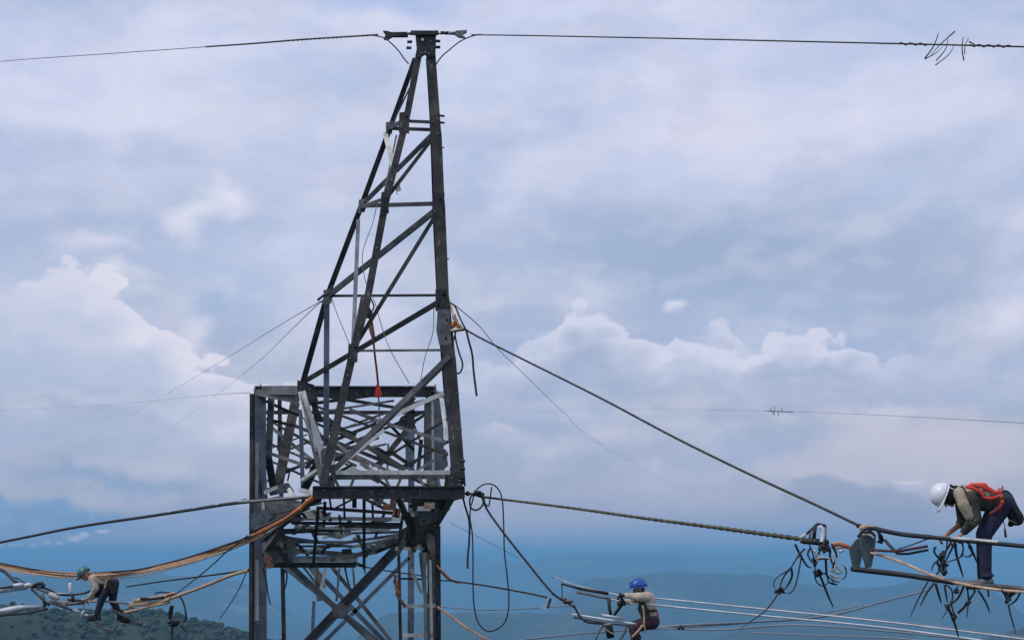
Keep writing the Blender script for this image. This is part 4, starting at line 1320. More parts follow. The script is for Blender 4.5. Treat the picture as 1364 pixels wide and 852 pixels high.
cable('lever_handle', [(1179, 719, 17.8), (1186, 727, 17.7), (1196, 737, 17.6)], 0.020, CB, 'black slanting lever hanging beside the metal plates', 'lever')


def tangle(name, strands, d, label, cat='cable bundle', knots=(), m=CB, r=0.013):
    t = thing(name, P(strands[0][0][0], strands[0][0][1], d), label, cat)
    for k, s in enumerate(strands):
        off = (k % 3 - 1) * 0.05
        cp = catmull([P(x, y, d + off) for x, y in s], 6)
        rr = r * (1.0 + 0.25 * ((k * 7) % 3 - 1))
        Mesh().tube(cp, [rr * (1 - 0.6 * (i / (len(cp) - 1)) ** 3) for i in range(len(cp))], 6).make('strand', m, t)
    for x, y, a, b in knots:
        kb = Mesh()
        rk = random.Random(int(x * 7 + y))
        for q in range(8):
            c_ = P(x + rk.uniform(-.3, .3) * a, y + rk.uniform(-.3, .3) * b, d + rk.uniform(-.04, .04))
            u_ = Vector((rk.uniform(-1, 1) * M(a, d) * .45, rk.uniform(-.03, .03), rk.uniform(-1, 1) * M(b, d) * .45))
            kb.cap(c_ - u_, c_ + u_, r * rk.uniform(.9, 1.7), r * rk.uniform(.7, 1.4), 7)
        kb.make('knot', m, t)
    return t


tangle('hanging_cable_loops', [
    [(1068, 738), (1060, 745), (1052, 757), (1040, 765), (1032, 772), (1031, 780), (1034, 786)],
    [(1054, 756), (1047, 763), (1041, 774), (1039, 784)],
    [(1054, 756), (1055, 766), (1051, 776), (1045, 785)],
    [(1068, 738), (1065, 755), (1062, 770), (1058, 783), (1052, 789), (1045, 789)],
    [(1072, 730), (1063, 740), (1055, 754)],
    [(1059, 724), (1064, 735), (1068, 742), (1075, 753), (1081, 756)],
    [(1038, 788), (1034, 794), (1027, 804), (1018, 814), (1000, 827), (985, 838)]],
    18.5, 'black cable loops ending in one tail, left of the frame', knots=[(1039, 786, 8, 7)])
tangle('hanging_cable_loops', [
    [(1078, 725), (1083, 738), (1084, 752), (1088, 760)], [(1090, 722), (1092, 733), (1084, 745)], [(1098, 722), (1105, 730), (1106, 742), (1112, 758)],
    [(1085, 761), (1086, 770), (1090, 777), (1097, 780), (1102, 776), (1103, 768)],
    [(1098, 722), (1090, 738), (1088, 744), (1108, 744)], [(1092, 765), (1098, 780), (1104, 795), (1110, 808)],
    [(1097, 762), (1106, 770), (1112, 778)], [(1080, 728), (1076, 738), (1082, 750)], [(1100, 745), (1101, 762), (1104, 775)],
    [(1122, 752), (1127, 758), (1126, 768), (1120, 772)], [(1104, 775), (1112, 778), (1116, 778)], [(1108, 724), (1114, 740), (1108, 758)]],
    18.3, 'tangled black cables hanging straight below the triangular frame', knots=[(1090, 762, 9, 7), (1085, 748, 6, 8), (1100, 732, 7, 10), (1095, 728, 6, 8)])
tangle('white_straps', [[(1086, 744), (1096, 742), (1107, 744)], [(1105, 764), (1112, 768), (1120, 768)], [(1107, 770), (1115, 774), (1119, 773)], [(1110, 736), (1114, 748), (1110, 760)],
                        [(1084, 732), (1090, 742), (1088, 748)], [(1118, 734), (1126, 732)], [(1113, 752), (1121, 760), (1124, 752)], [(1106, 758), (1116, 763), (1122, 762)]],
       18.25, 'pale straps caught in the tangled cables below the frame', 'straps', m=PL, r=0.017)
tangle('hanging_cables', [
    [(1262, 719), (1260, 735), (1256, 748), (1250, 762)], [(1268, 719), (1262, 730), (1250, 745), (1243, 752), (1241, 760)],
    [(1272, 720), (1274, 738), (1279, 755), (1283, 768)], [(1280, 720), (1283, 730), (1280, 740), (1274, 744), (1262, 748), (1252, 752)],
    [(1286, 720), (1293, 727), (1295, 736), (1290, 741), (1284, 740)], [(1290, 726), (1296, 736), (1301, 748)], [(1244, 728), (1246, 738), (1252, 742), (1262, 730)],
    [(1259, 748), (1256, 757), (1260, 766)], [(1248, 748), (1252, 757), (1247, 765)], [(1282, 720), (1283, 732), (1282, 742)], [(1272, 722), (1264, 738), (1258, 750)]],
    16.95, 'black cables tangled between upper and lower lines near hands', knots=[(1256, 752, 8, 9), (1258, 762, 7, 5), (1271, 724, 4, 6), (1254, 740, 6, 12)])
tangle('hanging_cables', [
    [(1236, 774), (1228, 788), (1219, 806), (1212, 822)], [(1244, 776), (1234, 790), (1226, 806)], [(1246, 776), (1250, 790), (1254, 803)],
    [(1260, 778), (1268, 786), (1268, 800), (1262, 812), (1254, 824)], [(1284, 780), (1276, 796), (1264, 806), (1260, 812)],
    [(1262, 806), (1268, 820), (1273, 834), (1277, 848)], [(1266, 800), (1270, 815), (1273, 826)], [(1258, 778), (1260, 790), (1262, 802)],
    [(1276, 816), (1286, 806), (1294, 794), (1300, 786)], [(1288, 780), (1290, 796), (1289, 810), (1288, 823)], [(1303, 786), (1310, 796), (1316, 808), (1318, 815)],
    [(1316, 784), (1317, 795)], [(1275, 780), (1274, 790)], [(1298, 782), (1297, 789)]],
    17.0, 'black cable ends dangling under the grey foot line', knots=[(1271, 820, 4, 7), (1274, 787, 3, 5), (1290, 802, 4, 3), (1262, 807, 3, 3)])
tangle('hanging_cables', [
    [(1334, 784), (1340, 796), (1343, 806)], [(1360, 786), (1354, 798), (1344, 806)], [(1357, 786), (1348, 792), (1342, 800)],
    [(1343, 804), (1346, 818), (1350, 832), (1353, 843)], [(1338, 788), (1344, 792), (1350, 787)]],
    16.4, 'black cable loop hanging at the right end of the foot line', knots=[(1342, 796, 4, 9), (1344, 789, 6, 3)])
cable('tool_tether', [(1335, 688, 16.7), (1337, 695, 16.7), (1338.5, 702, 16.7)], 0.006, CB, 'thin cord dangling from the black bag', 'cord')
tag(Mesh().cap(P(1338.5, 704, 16.7), P(1339.5, 714, 16.7), 0.012, 0.016, 8).make('hand_tool', CB), 'small black tool dangling behind the bent worker', 'tool')

# ------------------------------------------------------------------ left span
LC = [(-300, 782, 47), (0, 722, 37), (100, 702, 34), (200, 687, 31.3), (255, 678.5, 29.9), (320, 669, 28.2), (420, 661, 26.2)]
cable('line_conductor', LC, 0.034, CB, 'thick dark conductor rising to the beam from far left', 'conductor')
cable('conductor_sleeve', [(318, 668.6, 27.9), (360, 665.4, 27.1), (412, 660.4, 26.0)], 0.024, SV, 'grey metal sleeve on the conductor beside the tower', 'sleeve')
for k, (x, y, d) in enumerate(((226, 681.5, 30.4), (260, 676.5, 29.5), (290, 671.8, 28.8), (325, 664.5, 27.9))):
    tag(Mesh().box(P(x, y, d), Vector((0.05, 0, 0.008)), Vector((0, 0.03, 0)), Vector((0, 0, 0.009))).make('cable_tie', AL),
        ('leftmost small white tie on the thick left conductor', 'second white tie from the left on the thick conductor', 'third white tie from the left on the thick conductor', 'white tie on the thick conductor just left of the tower')[k], 'tie')
BR = mat('brown_rope', (0.30, 0.13, 0.055), (0.50, 0.25, 0.12), 0.9, 0.0, 12.0, c3=(0.12, 0.07, 0.05), s3=7.0)
RP = [(424, 661, 26), (410, 669, 26.3), (390, 685, 27), (360, 701, 28), (336, 714, 29.3), (300, 730, 31), (240, 749, 33.5), (180, 761, 36), (120, 766, 37), (60, 762, 39), (0, 753, 41), (-120, 731, 45)]
for k, (oy, r, m_, lb) in enumerate(((-1.9, .020, BR, 'uppermost brown rope sagging from the beam past left worker'), (0.2, .026, TR, 'thick tan rope second from top past left worker'),
                                     (1.8, .016, BR, 'thin brown rope in the middle of the sagging bundle'), (3.3, .024, TR, 'lower tan rope of the sagging bundle'),
                                     (5.2, .014, TR, 'lowest and thinnest tan rope of the sagging bundle'))):
    pts = []
    for i, (x, y, d_) in enumerate(RP):
        spread = min(1, i / 3) * (1 + 0.25 * math.sin(i * 1.7 + k * 2.1))
        pts.append((x, y + oy * spread, d_ + 0.05 * math.sin(i * 1.3 + k)))
    cable('sagging_rope', pts, r, m_, lb, 'rope')
cable('dark_rope', [(340, 712, 29), (250, 742, 33.2), (190, 757, 35.6), (150, 761, 36.5), (100, 763, 37.8), (50, 758.5, 39.3), (0, 749.5, 41), (-120, 727, 45)], 0.022, CB,
      'dark rope running on top of the two tan ropes', 'rope')
cable('orange_rope', [(424, 659, 25.9), (414, 665, 26), (402, 675, 26.3), (388, 685, 26.8)], (0.058, 0.035), OR, 'bright orange rope wound at the left beam end', 'rope')
cable('orange_rope', [(400, 677, 26.2), (378, 692, 27), (352, 706, 28), (336, 713, 29)], (0.04, 0.03), OR, 'faded orange rope spreading from the left beam end', 'rope')
cable('black_sleeve', [(426, 664, 26.3), (402, 675, 26.8), (376, 690, 27.6), (340, 706, 29)], 0.05, DK, 'thick dark sleeve lying behind the orange rope', 'sleeve')
cable('diagonal_rope', [(330, 713, 29.4), (318, 722, 29.6), (300, 736, 30), (285, 750, 30.4), (266, 766, 31), (248, 780, 32), (234, 791, 33)], (0.018, 0.012), CB,
      'thin dark rope slanting down left from the tan ropes', 'rope')
cable('tie_line', [(331, 758, 32.6), (300, 763, 33.3), (262, 768, 34.2), (215, 774, 35.5), (168, 781, 37)], (0.024, 0.018), CB,
      'dark straight line from tower leg towards left worker', 'line')
cable('tan_rope', [(331, 759, 32.6), (310, 765, 33), (285, 775, 34), (262, 784, 35), (240, 792, 36), (226, 797, 36.5)], 0.04, TR,
      'short tan rope from tower leg to the rope bundle', 'rope')
cable('thin_line', [(328, 762, 32.6), (318, 785, 32.8), (305, 806, 33), (293, 823, 33.2)], (0.013, 0.010), CB, 'thin dark line dropping left of the tower leg', 'line')
for pts, lb in (([(350, 755), (354, 770), (357, 790), (360, 805)], 'left black strap hanging under the crossarm root'),
                ([(378, 758), (377, 775), (378, 790), (378, 803)], 'straight black strap hanging beside brace under crossarm'),
                ([(459, 752), (462, 768), (466, 782), (468, 790)], 'right thin strap hanging under the crossarm root'),
                ([(485, 754), (486, 757), (486, 764)], 'tiny strap end hanging under crossarm root'),
                ([(375, 758), (382, 763), (381, 778), (378, 786)], 'short curled strap beside brace under crossarm')):
    cable('hanging_strap', [(x, y, 32.7) for x, y in pts], (0.024, 0.014), CB, lb, 'strap')
cable('thin_line', [(470, 752, 33), (500, 757, 33.4), (530, 762, 33.6), (560, 766, 33.6), (583, 772, 32.2), (604, 773, 31.2)], 0.016, CB,
      'thin dark line passing behind the ladder panel', 'line')
# rusty chain of rope beside the ladder
cable('rusty_sling', [(527, 765, 32.3), (526, 775, 32.3), (530, 784, 32.3), (529, 792, 32.3), (535, 800, 32.3), (540, 808, 32.3)], 0.035, RU,
      'rusty orange sling hanging on the ladder panel', 'sling')
cable('rusty_sling', [(529, 772, 32.25), (527, 782, 32.25), (532, 790, 32.25)], 0.026, OR, 'short orange strap on the ladder panel', 'strap')

# left work platform and rods, 37 m away
DL = 37.0
o = thing('long_rod', P(20, 784, DL), 'white and dark long rod entering at the left edge', 'rod')
Mesh().tube([P(-160, 800, DL), P(0, 787, DL), P(36, 781.5, DL)], 0.06, 9).make('rod', AL, o)
Mesh().tube([P(-160, 795, DL - .1), P(0, 783, DL - .1), (P(24, 780, DL - .1))], 0.035, 9).make('rod', CB, o)
Mesh().cap(P(20, 779.5, DL - .15), P(30, 778.5, DL - .15), 0.06, 0.055, 8).make('sleeve', AL, o)
Mesh().cap(P(35, 779, DL - .15), P(40, 779, DL - .15), 0.06, 0.06, 8).make('sleeve', PL, o)
o = thing('long_rod', P(20, 812, DL), 'white spindle shaped rod low at the left edge', 'rod')
Mesh().tube([P(-160, 822, DL), P(-5, 814, DL), P(12, 812, DL), P(24, 810, DL), P(34, 808, DL), P(60, 807.5, DL)], [0.05, 0.05, 0.09, 0.09, 0.05, 0.035], 9).make('rod', AL, o)
Mesh().tube([P(-160, 828, DL + .2), P(0, 819, DL + .2), P(36, 816, DL + .2), P(64, 810, DL + .2)], 0.035, 8).make('rod', MD, o)
cable('dark_cable', [(-40, 745, 38), (0, 758, 37.5), (12, 766, 37.2), (22, 776, 37)], 0.045, CB, 'thick black cable dropping to the rod at left edge', 'cable')
cable('dark_cable', [(20, 768, 37.2), (32, 775, 37.1), (44, 779, 37)], 0.02, CB, 'thin black cable beside the white rod sleeve', 'cable')
cable('dark_cable', [(40, 781, DL), (60, 783, DL), (76, 790, DL), (90, 792, DL), (110, 790, DL), (122, 786, DL)], 0.028, CB,
      'black cable from white rod to the left worker hands', 'cable')
cable('bow_fitting', [(42, 783, DL), (48, 778, DL), (55, 777, DL), (59, 781, DL)], (0.04, 0.06), DK, 'dark curved fitting right of the white rod', 'fitting')
o = thing('clamp_assembly', P(80, 797, DL), 'grey jointed clamp frame in front of the left worker', 'clamp')
for a, b, r, mm in (((42, 784), (66, 806), .035, MD), ((48, 783), (72, 792), .03, MD), ((68, 793), (88, 806), .06, PL), ((66, 800), (90, 810), .035, MD), ((88, 804), (112, 802), .05, MD),
                    ((96, 791), (98, 803), .045, DK), ((70, 790), (94, 790), .02, AL), ((110, 796), (112, 812), .025, AL), ((112, 812), (107, 824), .03, AL), ((112, 818), (124, 820), .022, AL),
                    ((98, 810), (110, 816), .02, PL), ((56, 790), (60, 808), .04, MD), ((60, 800), (96, 812), .03, MD), ((90, 798), (116, 800), .03, DK)):
    Mesh().tube([P(*a, DL - .05), P(*b, DL - .05)], r, 7).make('frame_bar', mm, o)
Mesh().cap(P(93.5, 778, DL), P(94.5, 787, DL), 0.05, 0.045, 9).make('white_post', mat('white_plastic', (0.75, 0.75, 0.76), (0.82, 0.82, 0.84), 0.5), o)
Mesh().cap(P(68, 792, DL - .1), P(76, 796, DL - .1), 0.08, 0.06, 9).make('clamp_body', PL, o)
cable('walk_line', [(60, 802, DL), (110, 801, DL), (140, 800.5, DL), (160, 802, DL), (178, 803.5, DL), (198, 798, 36.8), (228, 794, 36.5)], 0.03, TR,
      'tan line the left worker stands across', 'line')
cable('walk_line', [(140, 800.5, DL - .05), (158, 801.5, DL - .05), (176, 802.5, DL - .05), (190, 800, DL - .05)], 0.022, AL, 'short white rod on the tan walking line', 'rod')
for pts, r, m_, lb in (
        ([(178, 800, 36.8), (200, 797, 36.7), (226, 792, 36.5), (232, 790, 36.4)], 0.05, TR, 'upper tan rope of bundle right of the left worker'),
        ([(172, 806, 36.8), (200, 803, 36.7), (222, 799, 36.5), (230, 793, 36.4)], 0.05, TR, 'middle tan rope of bundle right of the left worker'),
        ([(166, 815, 36.8), (185, 811, 36.7), (205, 806, 36.6), (226, 802, 36.5)], 0.035, TR, 'lowest tan rope of bundle right of the left worker'),
        ([(187, 797, 36.6), (203, 797, 36.6), (218, 795, 36.5)], 0.04, CB, 'black sleeve on the tan rope bundle'),
        ([(206, 790, 36.6), (214, 788, 36.6), (228, 789.5, 36.5)], 0.022, CB, 'thin black end above the tan rope bundle')):
    cable('bundle_rope', pts, r, m_, lb, 'rope')
tangle('hanging_cable_hoop', [[(222, 793), (232, 791), (241, 796), (246, 808), (247, 820), (246, 828)], [(228, 806), (226, 815), (225, 824)], [(230, 806), (228, 816), (227, 826)],
                              [(240, 832), (246, 838), (249, 841)], [(230, 832), (229, 842), (230, 856)], [(226, 830), (222, 827)], [(247, 812), (248, 822), (243, 829)]],
       36.4, 'black cable hoop with lumpy weight left of tower', knots=[(232, 829, 11, 6)], r=0.034)
tangle('trailing_rods', [[(132, 822), (128, 818), (118, 819), (112, 820)], [(160, 811), (172, 816), (183, 829)], [(150, 812), (170, 822), (182, 832)],
                         [(186, 832), (178, 826)], [(128, 828), (136, 836), (150, 838), (158, 826)], [(145, 836), (144, 850), (145, 866)]],
       36.9, 'grey rods and dark cord below the left worker feet', 'rods', knots=[(186, 829, 6, 3)], m=MD, r=0.03)

# ------------------------------------------------------------------ people
SK = mat('brown_skin', (0.34, 0.17, 0.11), (0.44, 0.23, 0.16), 0.5)
HB = {}


def remesh(me_build, name, m, parent, voxel, smooth_it=6, fac=0.5):
    o = me_build.make(name, m, parent)
    md = o.modifiers.new('r', 'REMESH')
    md.mode = 'VOXEL'
    md.voxel_size = voxel
    s = o.modifiers.new('s', 'SMOOTH')
    s.iterations = smooth_it
    s.factor = fac
    dg = bpy.context.evaluated_depsgraph_get()
    dg.update()
    me = bpy.data.meshes.new_from_object(o.evaluated_get(dg))
    o.modifiers.clear()
    o.data = me
    if not me.materials:
        me.materials.append(m)
    me.polygons.foreach_set('use_smooth', [True] * len(me.polygons))
    return o


def hand(b, w, dr, curl, side, s=1.0, r=0.0085):
    """palm, four unequal bent fingers and a thumb; w wrist, dr along the hand, curl towards what is held, side across the palm"""
    dr = dr.normalized()
    side = (side - dr * side.dot(dr)).normalized()
    curl = (curl - dr * curl.dot(dr) - side * curl.dot(side)).normalized()
    for k in (-1.0, -0.33, 0.33, 1.0):
        b.cap(w + side * 0.014 * k * s, w + dr * 0.085 * s + side * 0.030 * k * s, 0.019 * s, 0.015 * s, 8)
    for k, L in ((-1.0, 0.78), (-0.33, 0.95), (0.33, 1.0), (1.0, 0.86)):
        p0 = w + dr * 0.09 * s + side * 0.031 * k * s
        p1 = p0 + (dr * 0.8 + curl * 0.6) * 0.042 * L * s
        p2 = p1 + (dr * 0.15 + curl * 1.0) * 0.028 * L * s
        p3 = p2 + (dr * -0.5 + curl * 0.8) * 0.022 * L * s
        b.cap(p0, p1, r * s * 1.15, r * s * 1.05, 8)
        b.cap(p1, p2, r * s * 1.05, r * s, 8)
        b.cap(p2, p3, r * s, r * s * .9, 8)
    t0 = w + dr * 0.025 * s - side * 0.03 * s
    t1 = t0 + (dr * 0.7 - side * 0.7 + curl * 0.3) * 0.035 * s
    t2 = t1 + (dr * 0.5 + curl * 0.9) * 0.033 * s
    b.cap(t0, t1, 0.014 * s, 0.0115 * s, 8)
    b.cap(t1, t2, 0.0115 * s, 0.009 * s, 8)


def head(b, c, crown, face, s=1.0):
    """skull, jaw, nose, brow and ears: crown and face are directions"""
    crown = crown.normalized()
    face = (face - crown * face.dot(crown)).normalized()
    lat = crown.cross(face)
    R = Matrix((lat, face, crown)).transposed()
    b.ball(c + crown * 0.02 * s, 0.075 * s, 0.094 * s, 0.10 * s, R, 16, 12)
    b.cap(c + face * 0.02 * s - crown * 0.05 * s, c + face * 0.062 * s - crown * 0.088 * s, 0.055 * s, 0.03 * s)
    b.cap(c + face * 0.09 * s + crown * 0.0 * s, c + face * 0.108 * s - crown * 0.03 * s, 0.009 * s, 0.014 * s, 8)
    b.cap(c + face * 0.083 * s + crown * 0.03 * s + lat * 0.03 * s, c + face * 0.083 * s + crown * 0.03 * s - lat * 0.03 * s, 0.012 * s, 0.012 * s, 8)
    b.cap(c + face * 0.087 * s - crown * 0.055 * s + lat * 0.018 * s, c + face * 0.087 * s - crown * 0.055 * s - lat * 0.018 * s, 0.008 * s, 0.008 * s, 8)
    for k in (-1, 1):
        b.ball(c + lat * 0.077 * k * s - face * 0.008 * s - crown * 0.008 * s, 0.009 * s, 0.018 * s, 0.03 * s, R, 8, 6)
    return R


def eyes(parent, c, R, s=1.0):
    for k in (-1, 1):
        Mesh().ball(c + R @ Vector((0.03 * k * s, 0.083 * s, 0.008 * s)), 0.011 * s, seg=8, rings=6).make('eye', EYE, parent)


EYE = mat('eye_dark', (0.02, 0.015, 0.012), (0.05, 0.04, 0.03), 0.2)


def helmet(parent, c, R, m, s=1.0, peak=0.055):
    """hard hat: dome, brim with a peak over the brow, ridge"""
    vs, fs = [], []
    seg, rings = 28, 9
    base = -0.01
    for i in range(rings + 1):
        e = (math.pi / 2) * i / rings
        for k in range(seg):
            w = 2 * math.pi * k / seg
            vs.append(c + R @ (Vector((0.122 * math.cos(e) * math.cos(w), 0.142 * math.cos(e) * math.sin(w), base + 0.128 * math.sin(e) + 0.035)) * s))
    for i in range(rings):
        for k in range(seg):
            k2 = (k + 1) % seg
            fs.append((i * seg + k, i * seg + k2, (i + 1) * seg + k2, (i + 1) * seg + k))
    sh = link('shell', meshof(vs, fs, True), parent, m)
    md = sh.modifiers.new('t', 'SOLIDIFY')
    md.thickness = 0.004
    # brim
    vs, fs = [], []
    for k in range(seg):
        w = 2 * math.pi * k / seg
        ex = 0.014 + peak * max(0, math.sin(w)) ** 2.2
        for q, (e, dz) in enumerate(((0.0, 0.0), (ex, -0.008), (ex, -0.014), (0.0, -0.008))):
            vs.append(c + R @ (Vector(((0.120 + e) * math.cos(w), (0.140 + e) * math.sin(w), base + 0.036 + dz - 0.25 * e * (q in (1, 2)))) * s))
    for k in range(seg):
        k2 = (k + 1) % seg
        for q in range(4):
            q2 = (q + 1) % 4
            fs.append((k * 4 + q, k * 4 + q2, k2 * 4 + q2, k2 * 4 + q))
    link('brim', meshof(vs, fs, True), parent, m)
    for x in (-0.03, 0, 0.03):
        pts = []
        for i in range(9):
            e = math.radians(25 + 130 * i / 8)
            pts.append(c + R @ (Vector((x, 0.142 * math.cos(e), base + 0.129 * math.sin(e) + 0.035)) * s))
        Mesh().tube(pts, 0.006 * s, 6).make('ridge', m, parent)


def shoe(b, ankle, toe, up=Vector((0, 0, 1)), s=1.0):
    d = toe - ankle
    d = d.normalized()
    b.cap(ankle - d * 0.05 * s - up * 0.045 * s, ankle + d * 0.12 * s - up * 0.055 * s, 0.042 * s, 0.040 * s)
    b.cap(ankle + d * 0.10 * s - up * 0.06 * s, ankle + d * 0.19 * s - up * 0.065 * s, 0.042 * s, 0.034 * s)
    b.cap(ankle + up * 0.07 * s, ankle - up * 0.03 * s, 0.05 * s, 0.046 * s)


def worker(label, shoulder, hip, neck, headc, crown, face, arms, legs, cols, s=1.0, sl=1.0, voxel=0.011, belly=0.0, peak=0.055, gloves=False, sleeve_to=0.97, dscale=1.0):
    """arms: [(elbow, wrist, hand dir, curl)], near first; legs: [(knee, ankle, toe)]"""
    t = thing('person', Vector((hip.x, hip.y, min(l[1].z for l in legs) - 0.09)), label, 'person')
    hw, sw = 0.10 * s, 0.175 * s                        # half hip and shoulder widths
    Y = Vector((0, 1, 0))
    axis = (shoulder - hip).normalized()
    S = [shoulder - Y * sw, shoulder + Y * sw]
    Hp = [hip - Y * hw, hip + Y * hw]
    mid = shoulder.lerp(hip, 0.5)
    front = axis.cross(Y).normalized()
    b = Mesh()
    R = head(b, headc, crown, face, s)
    b.cap(neck, headc - crown.normalized() * 0.04 * s, 0.056 * s, 0.05 * s)
    for k in (0, 1):
        b.cap(shoulder - axis * 0.05 * s + Y * (k * 2 - 1) * 0.08 * s, hip + Y * (k * 2 - 1) * 0.06 * s, 0.10 * s, 0.10 * s)
        el, wr, hd, cu = arms[k]
        b.cap(S[k], el, 0.050 * s, 0.040 * s)
        b.cap(el, wr, 0.038 * s, 0.026 * s)
        hand(b, wr, hd, cu, Y * (1 if k else -1), s)
        kn, an, toe = legs[k]
        b.cap(Hp[k], kn, 0.085 * s, 0.055 * s)
        b.cap(kn, an, 0.052 * s, 0.035 * s)
        b.cap(an, an + (toe - an).normalized() * 0.10 * s - Vector((0, 0, 0.06)) * s, 0.025 * s, 0.015 * s)
    b.cap(shoulder, neck, 0.085 * s, 0.055 * s)
    remesh(b, 'body', SK, t, min(0.008, voxel), 3, 0.4)
    eyes(t, headc, R, s)
    # shirt
    b = Mesh()
    rnd = random.Random(len(label))
    for k in (-1, 1):
        b.cap(shoulder + Y * k * 0.09 * s - axis * 0.045 * s, mid + Y * k * 0.065 * s + front * belly, 0.125 * s, 0.122 * s, 16)
        b.cap(mid + Y * k * 0.065 * s + front * belly, hip + Y * k * 0.06 * s + axis * 0.05 * s, 0.122 * s, 0.118 * s, 16)
    b.cap(S[0], S[1], 0.078 * s, 0.078 * s)
    b.cap(shoulder, neck + (neck - shoulder) * 0.0, 0.10 * s, 0.068 * s)
    for k in (0, 1):
        el, wr = arms[k][:2]
        q = el.lerp(wr, sleeve_to if isinstance(sleeve_to, float) else sleeve_to[k])
        b.cap(S[k], el, 0.078 * s * sl, 0.066 * s * sl, 14)
        b.cap(el, q, 0.064 * s * sl, 0.042 * s * sl, 14)
        for n in range(5):                            # creases round the elbow and forearm
            f = rnd.uniform(0.5, 1.0)
            c = S[k].lerp(el, f) if n < 3 else el.lerp(q, rnd.uniform(0.1, 0.7))
            b.ball(c + Vector((rnd.uniform(-.03, .03), rnd.uniform(-.03, .03), rnd.uniform(-.03, .03))) * s, 0.055 * s, seg=10, rings=6)
    remesh(b, 'shirt', cols['shirt'], t, voxel, 5)
    # trousers
    b = Mesh()
    b.cap(Hp[0], Hp[1], 0.128 * s, 0.128 * s, 14)
    b.cap(hip + axis * 0.08 * s, hip, 0.132 * s, 0.14 * s, 14)
    for k in (0, 1):
        kn, an, toe = legs[k]
        b.cap(Hp[k], kn, 0.118 * s, 0.084 * s, 14)
        b.cap(kn, an.lerp(kn, 0.03), 0.082 * s, 0.066 * s, 14)
        for n in range(6):
            c = Hp[k].lerp(kn, rnd.uniform(.6, 1)) if n < 2 else kn.lerp(an, rnd.uniform(0, 1))
            b.ball(c + Vector((rnd.uniform(-.03, .03), rnd.uniform(-.02, .02), 0)) * s, 0.072 * s, 0.072 * s, 0.03 * s, seg=10, rings=6)
    remesh(b, 'trousers', cols['trousers'], t, voxel, 4)
    for k in (0, 1):
        b = Mesh()
        shoe(b, legs[k][1], legs[k][2], s=s)
        remesh(b, 'boot', cols['boot'], t, voxel, 3)
        sd = (legs[k][2] - legs[k][1]).normalized()
        a = legs[k][1]
        Mesh().tube([a - sd * 0.085 * s - Vector((0, 0, .088)) * s, a + sd * 0.06 * s - Vector((0, 0, .098)) * s, a + sd * 0.21 * s - Vector((0, 0, .095)) * s], [0.03 * s, 0.038 * s, 0.026 * s], 8).make('sole', cols.get('sole', CB), t)
    hh = bpy.data.objects.new('helmet', None)
    COL.objects.link(hh)
    hh.parent = t
    hh.matrix_parent_inverse = Matrix.Translation(-t.location)
    helmet(hh, headc + R @ Vector((0, 0, 0.035 * s)), R, cols['helmet'], s * 1.06, peak)
    if gloves:
        for k in (0, 1):
            el, wr, hd, cu = arms[k]
            b = Mesh()
            hand(b, wr, hd, cu, Y * (1 if k else -1), s * 1.12, 0.0105)
            b.cap(wr.lerp(el, 0.18), wr, 0.042 * s, 0.036 * s)
            remesh(b, 'glove', cols['glove'], t, 0.007, 2, 0.4)
    return t, R, S, Hp, front, axis


def strap(parent, pts, r, m, name='harness_strap'):
    return Mesh().tube(catmull(pts, 5), r, 8).make(name, m, parent)


WHITE = mat('white_helmet_plastic', (0.74, 0.75, 0.80), (0.80, 0.81, 0.84), 0.3)
NAVY = mat('navy_trousers', (0.010, 0.014, 0.036), (0.026, 0.034, 0.075), 0.85, 0, 14, bump=0.6)
OLIVE = mat('olive_work_shirt', (0.035, 0.038, 0.026), (0.075, 0.07, 0.05), 0.9, 0, 9, c3=(0.30, 0.27, 0.20), s3=4.5, lo3=0.62, hi3=0.7, bump=0.6)
KHAKI = mat('khaki_cloth', (0.33, 0.27, 0.19), (0.46, 0.38, 0.28), 0.9, 0, 14, bump=0.5)
BLK = mat('black_cloth', (0.010, 0.011, 0.014), (0.025, 0.026, 0.03), 0.9, 0, 12, bump=0.5)
GREYBOOT = mat('grey_boot', (0.16, 0.16, 0.17), (0.26, 0.26, 0.27), 0.7, 0, 16)
CREAM = mat('cream_shirt', (0.46, 0.37, 0.27), (0.64, 0.55, 0.44), 0.9, 0, 10, bump=0.5)
BLUEH = mat('blue_helmet_plastic', (0.012, 0.06, 0.30), (0.02, 0.09, 0.40), 0.3)
TEAL = mat('teal_helmet_plastic', (0.02, 0.12, 0.13), (0.04, 0.2, 0.2), 0.35)
MAROON = mat('dark_maroon_trousers', (0.03, 0.014, 0.022), (0.065, 0.028, 0.038), 0.9, 0, 10, bump=0.5)
DKNAVY = mat('dark_navy_cloth', (0.012, 0.014, 0.03), (0.03, 0.033, 0.06), 0.9, 0, 10, bump=0.5)

# --- bent worker in white helmet and red harness, right
d = 16.95
PP = lambda x, y, o=0.0: P(x, y, d + o)
sh, hp = PP(1287, 664), PP(1334, 670)
nk = PP(1277, 660)
hc = PP(1261.5, 661.5)
crown = PP(1244, 655) - PP(1262, 663)
face = PP(1252, 676) - PP(1258, 664)
arms = [(PP(1299, 691, -0.17), PP(1283, 709, -0.06), PP(1262, 722) - PP(1276, 709), Vector((0.1, 0, -1))),
        (PP(1284, 694, 0.2), PP(1262, 711, 0.06), PP(1244, 722) - PP(1262, 711), Vector((0.3, 0, -1)))]
lg = [(PP(1312, 712, -0.09), PP(1313.5, 768.5, -0.05), PP(1290, 771, -0.05)), (PP(1309, 711, 0.11), PP(1309, 769, 0.12), PP(1286, 771, 0.12))]
t, R, S, Hp, front, axis = worker('line worker in white helmet and red harness bending over the lines at right', sh, hp, nk, hc, crown, face, arms, lg,
                                  dict(shirt=OLIVE, trousers=NAVY, boot=GREYBOOT, helmet=WHITE, sole=CB), 0.98, 1.2, sleeve_to=(0.9, 0.22))
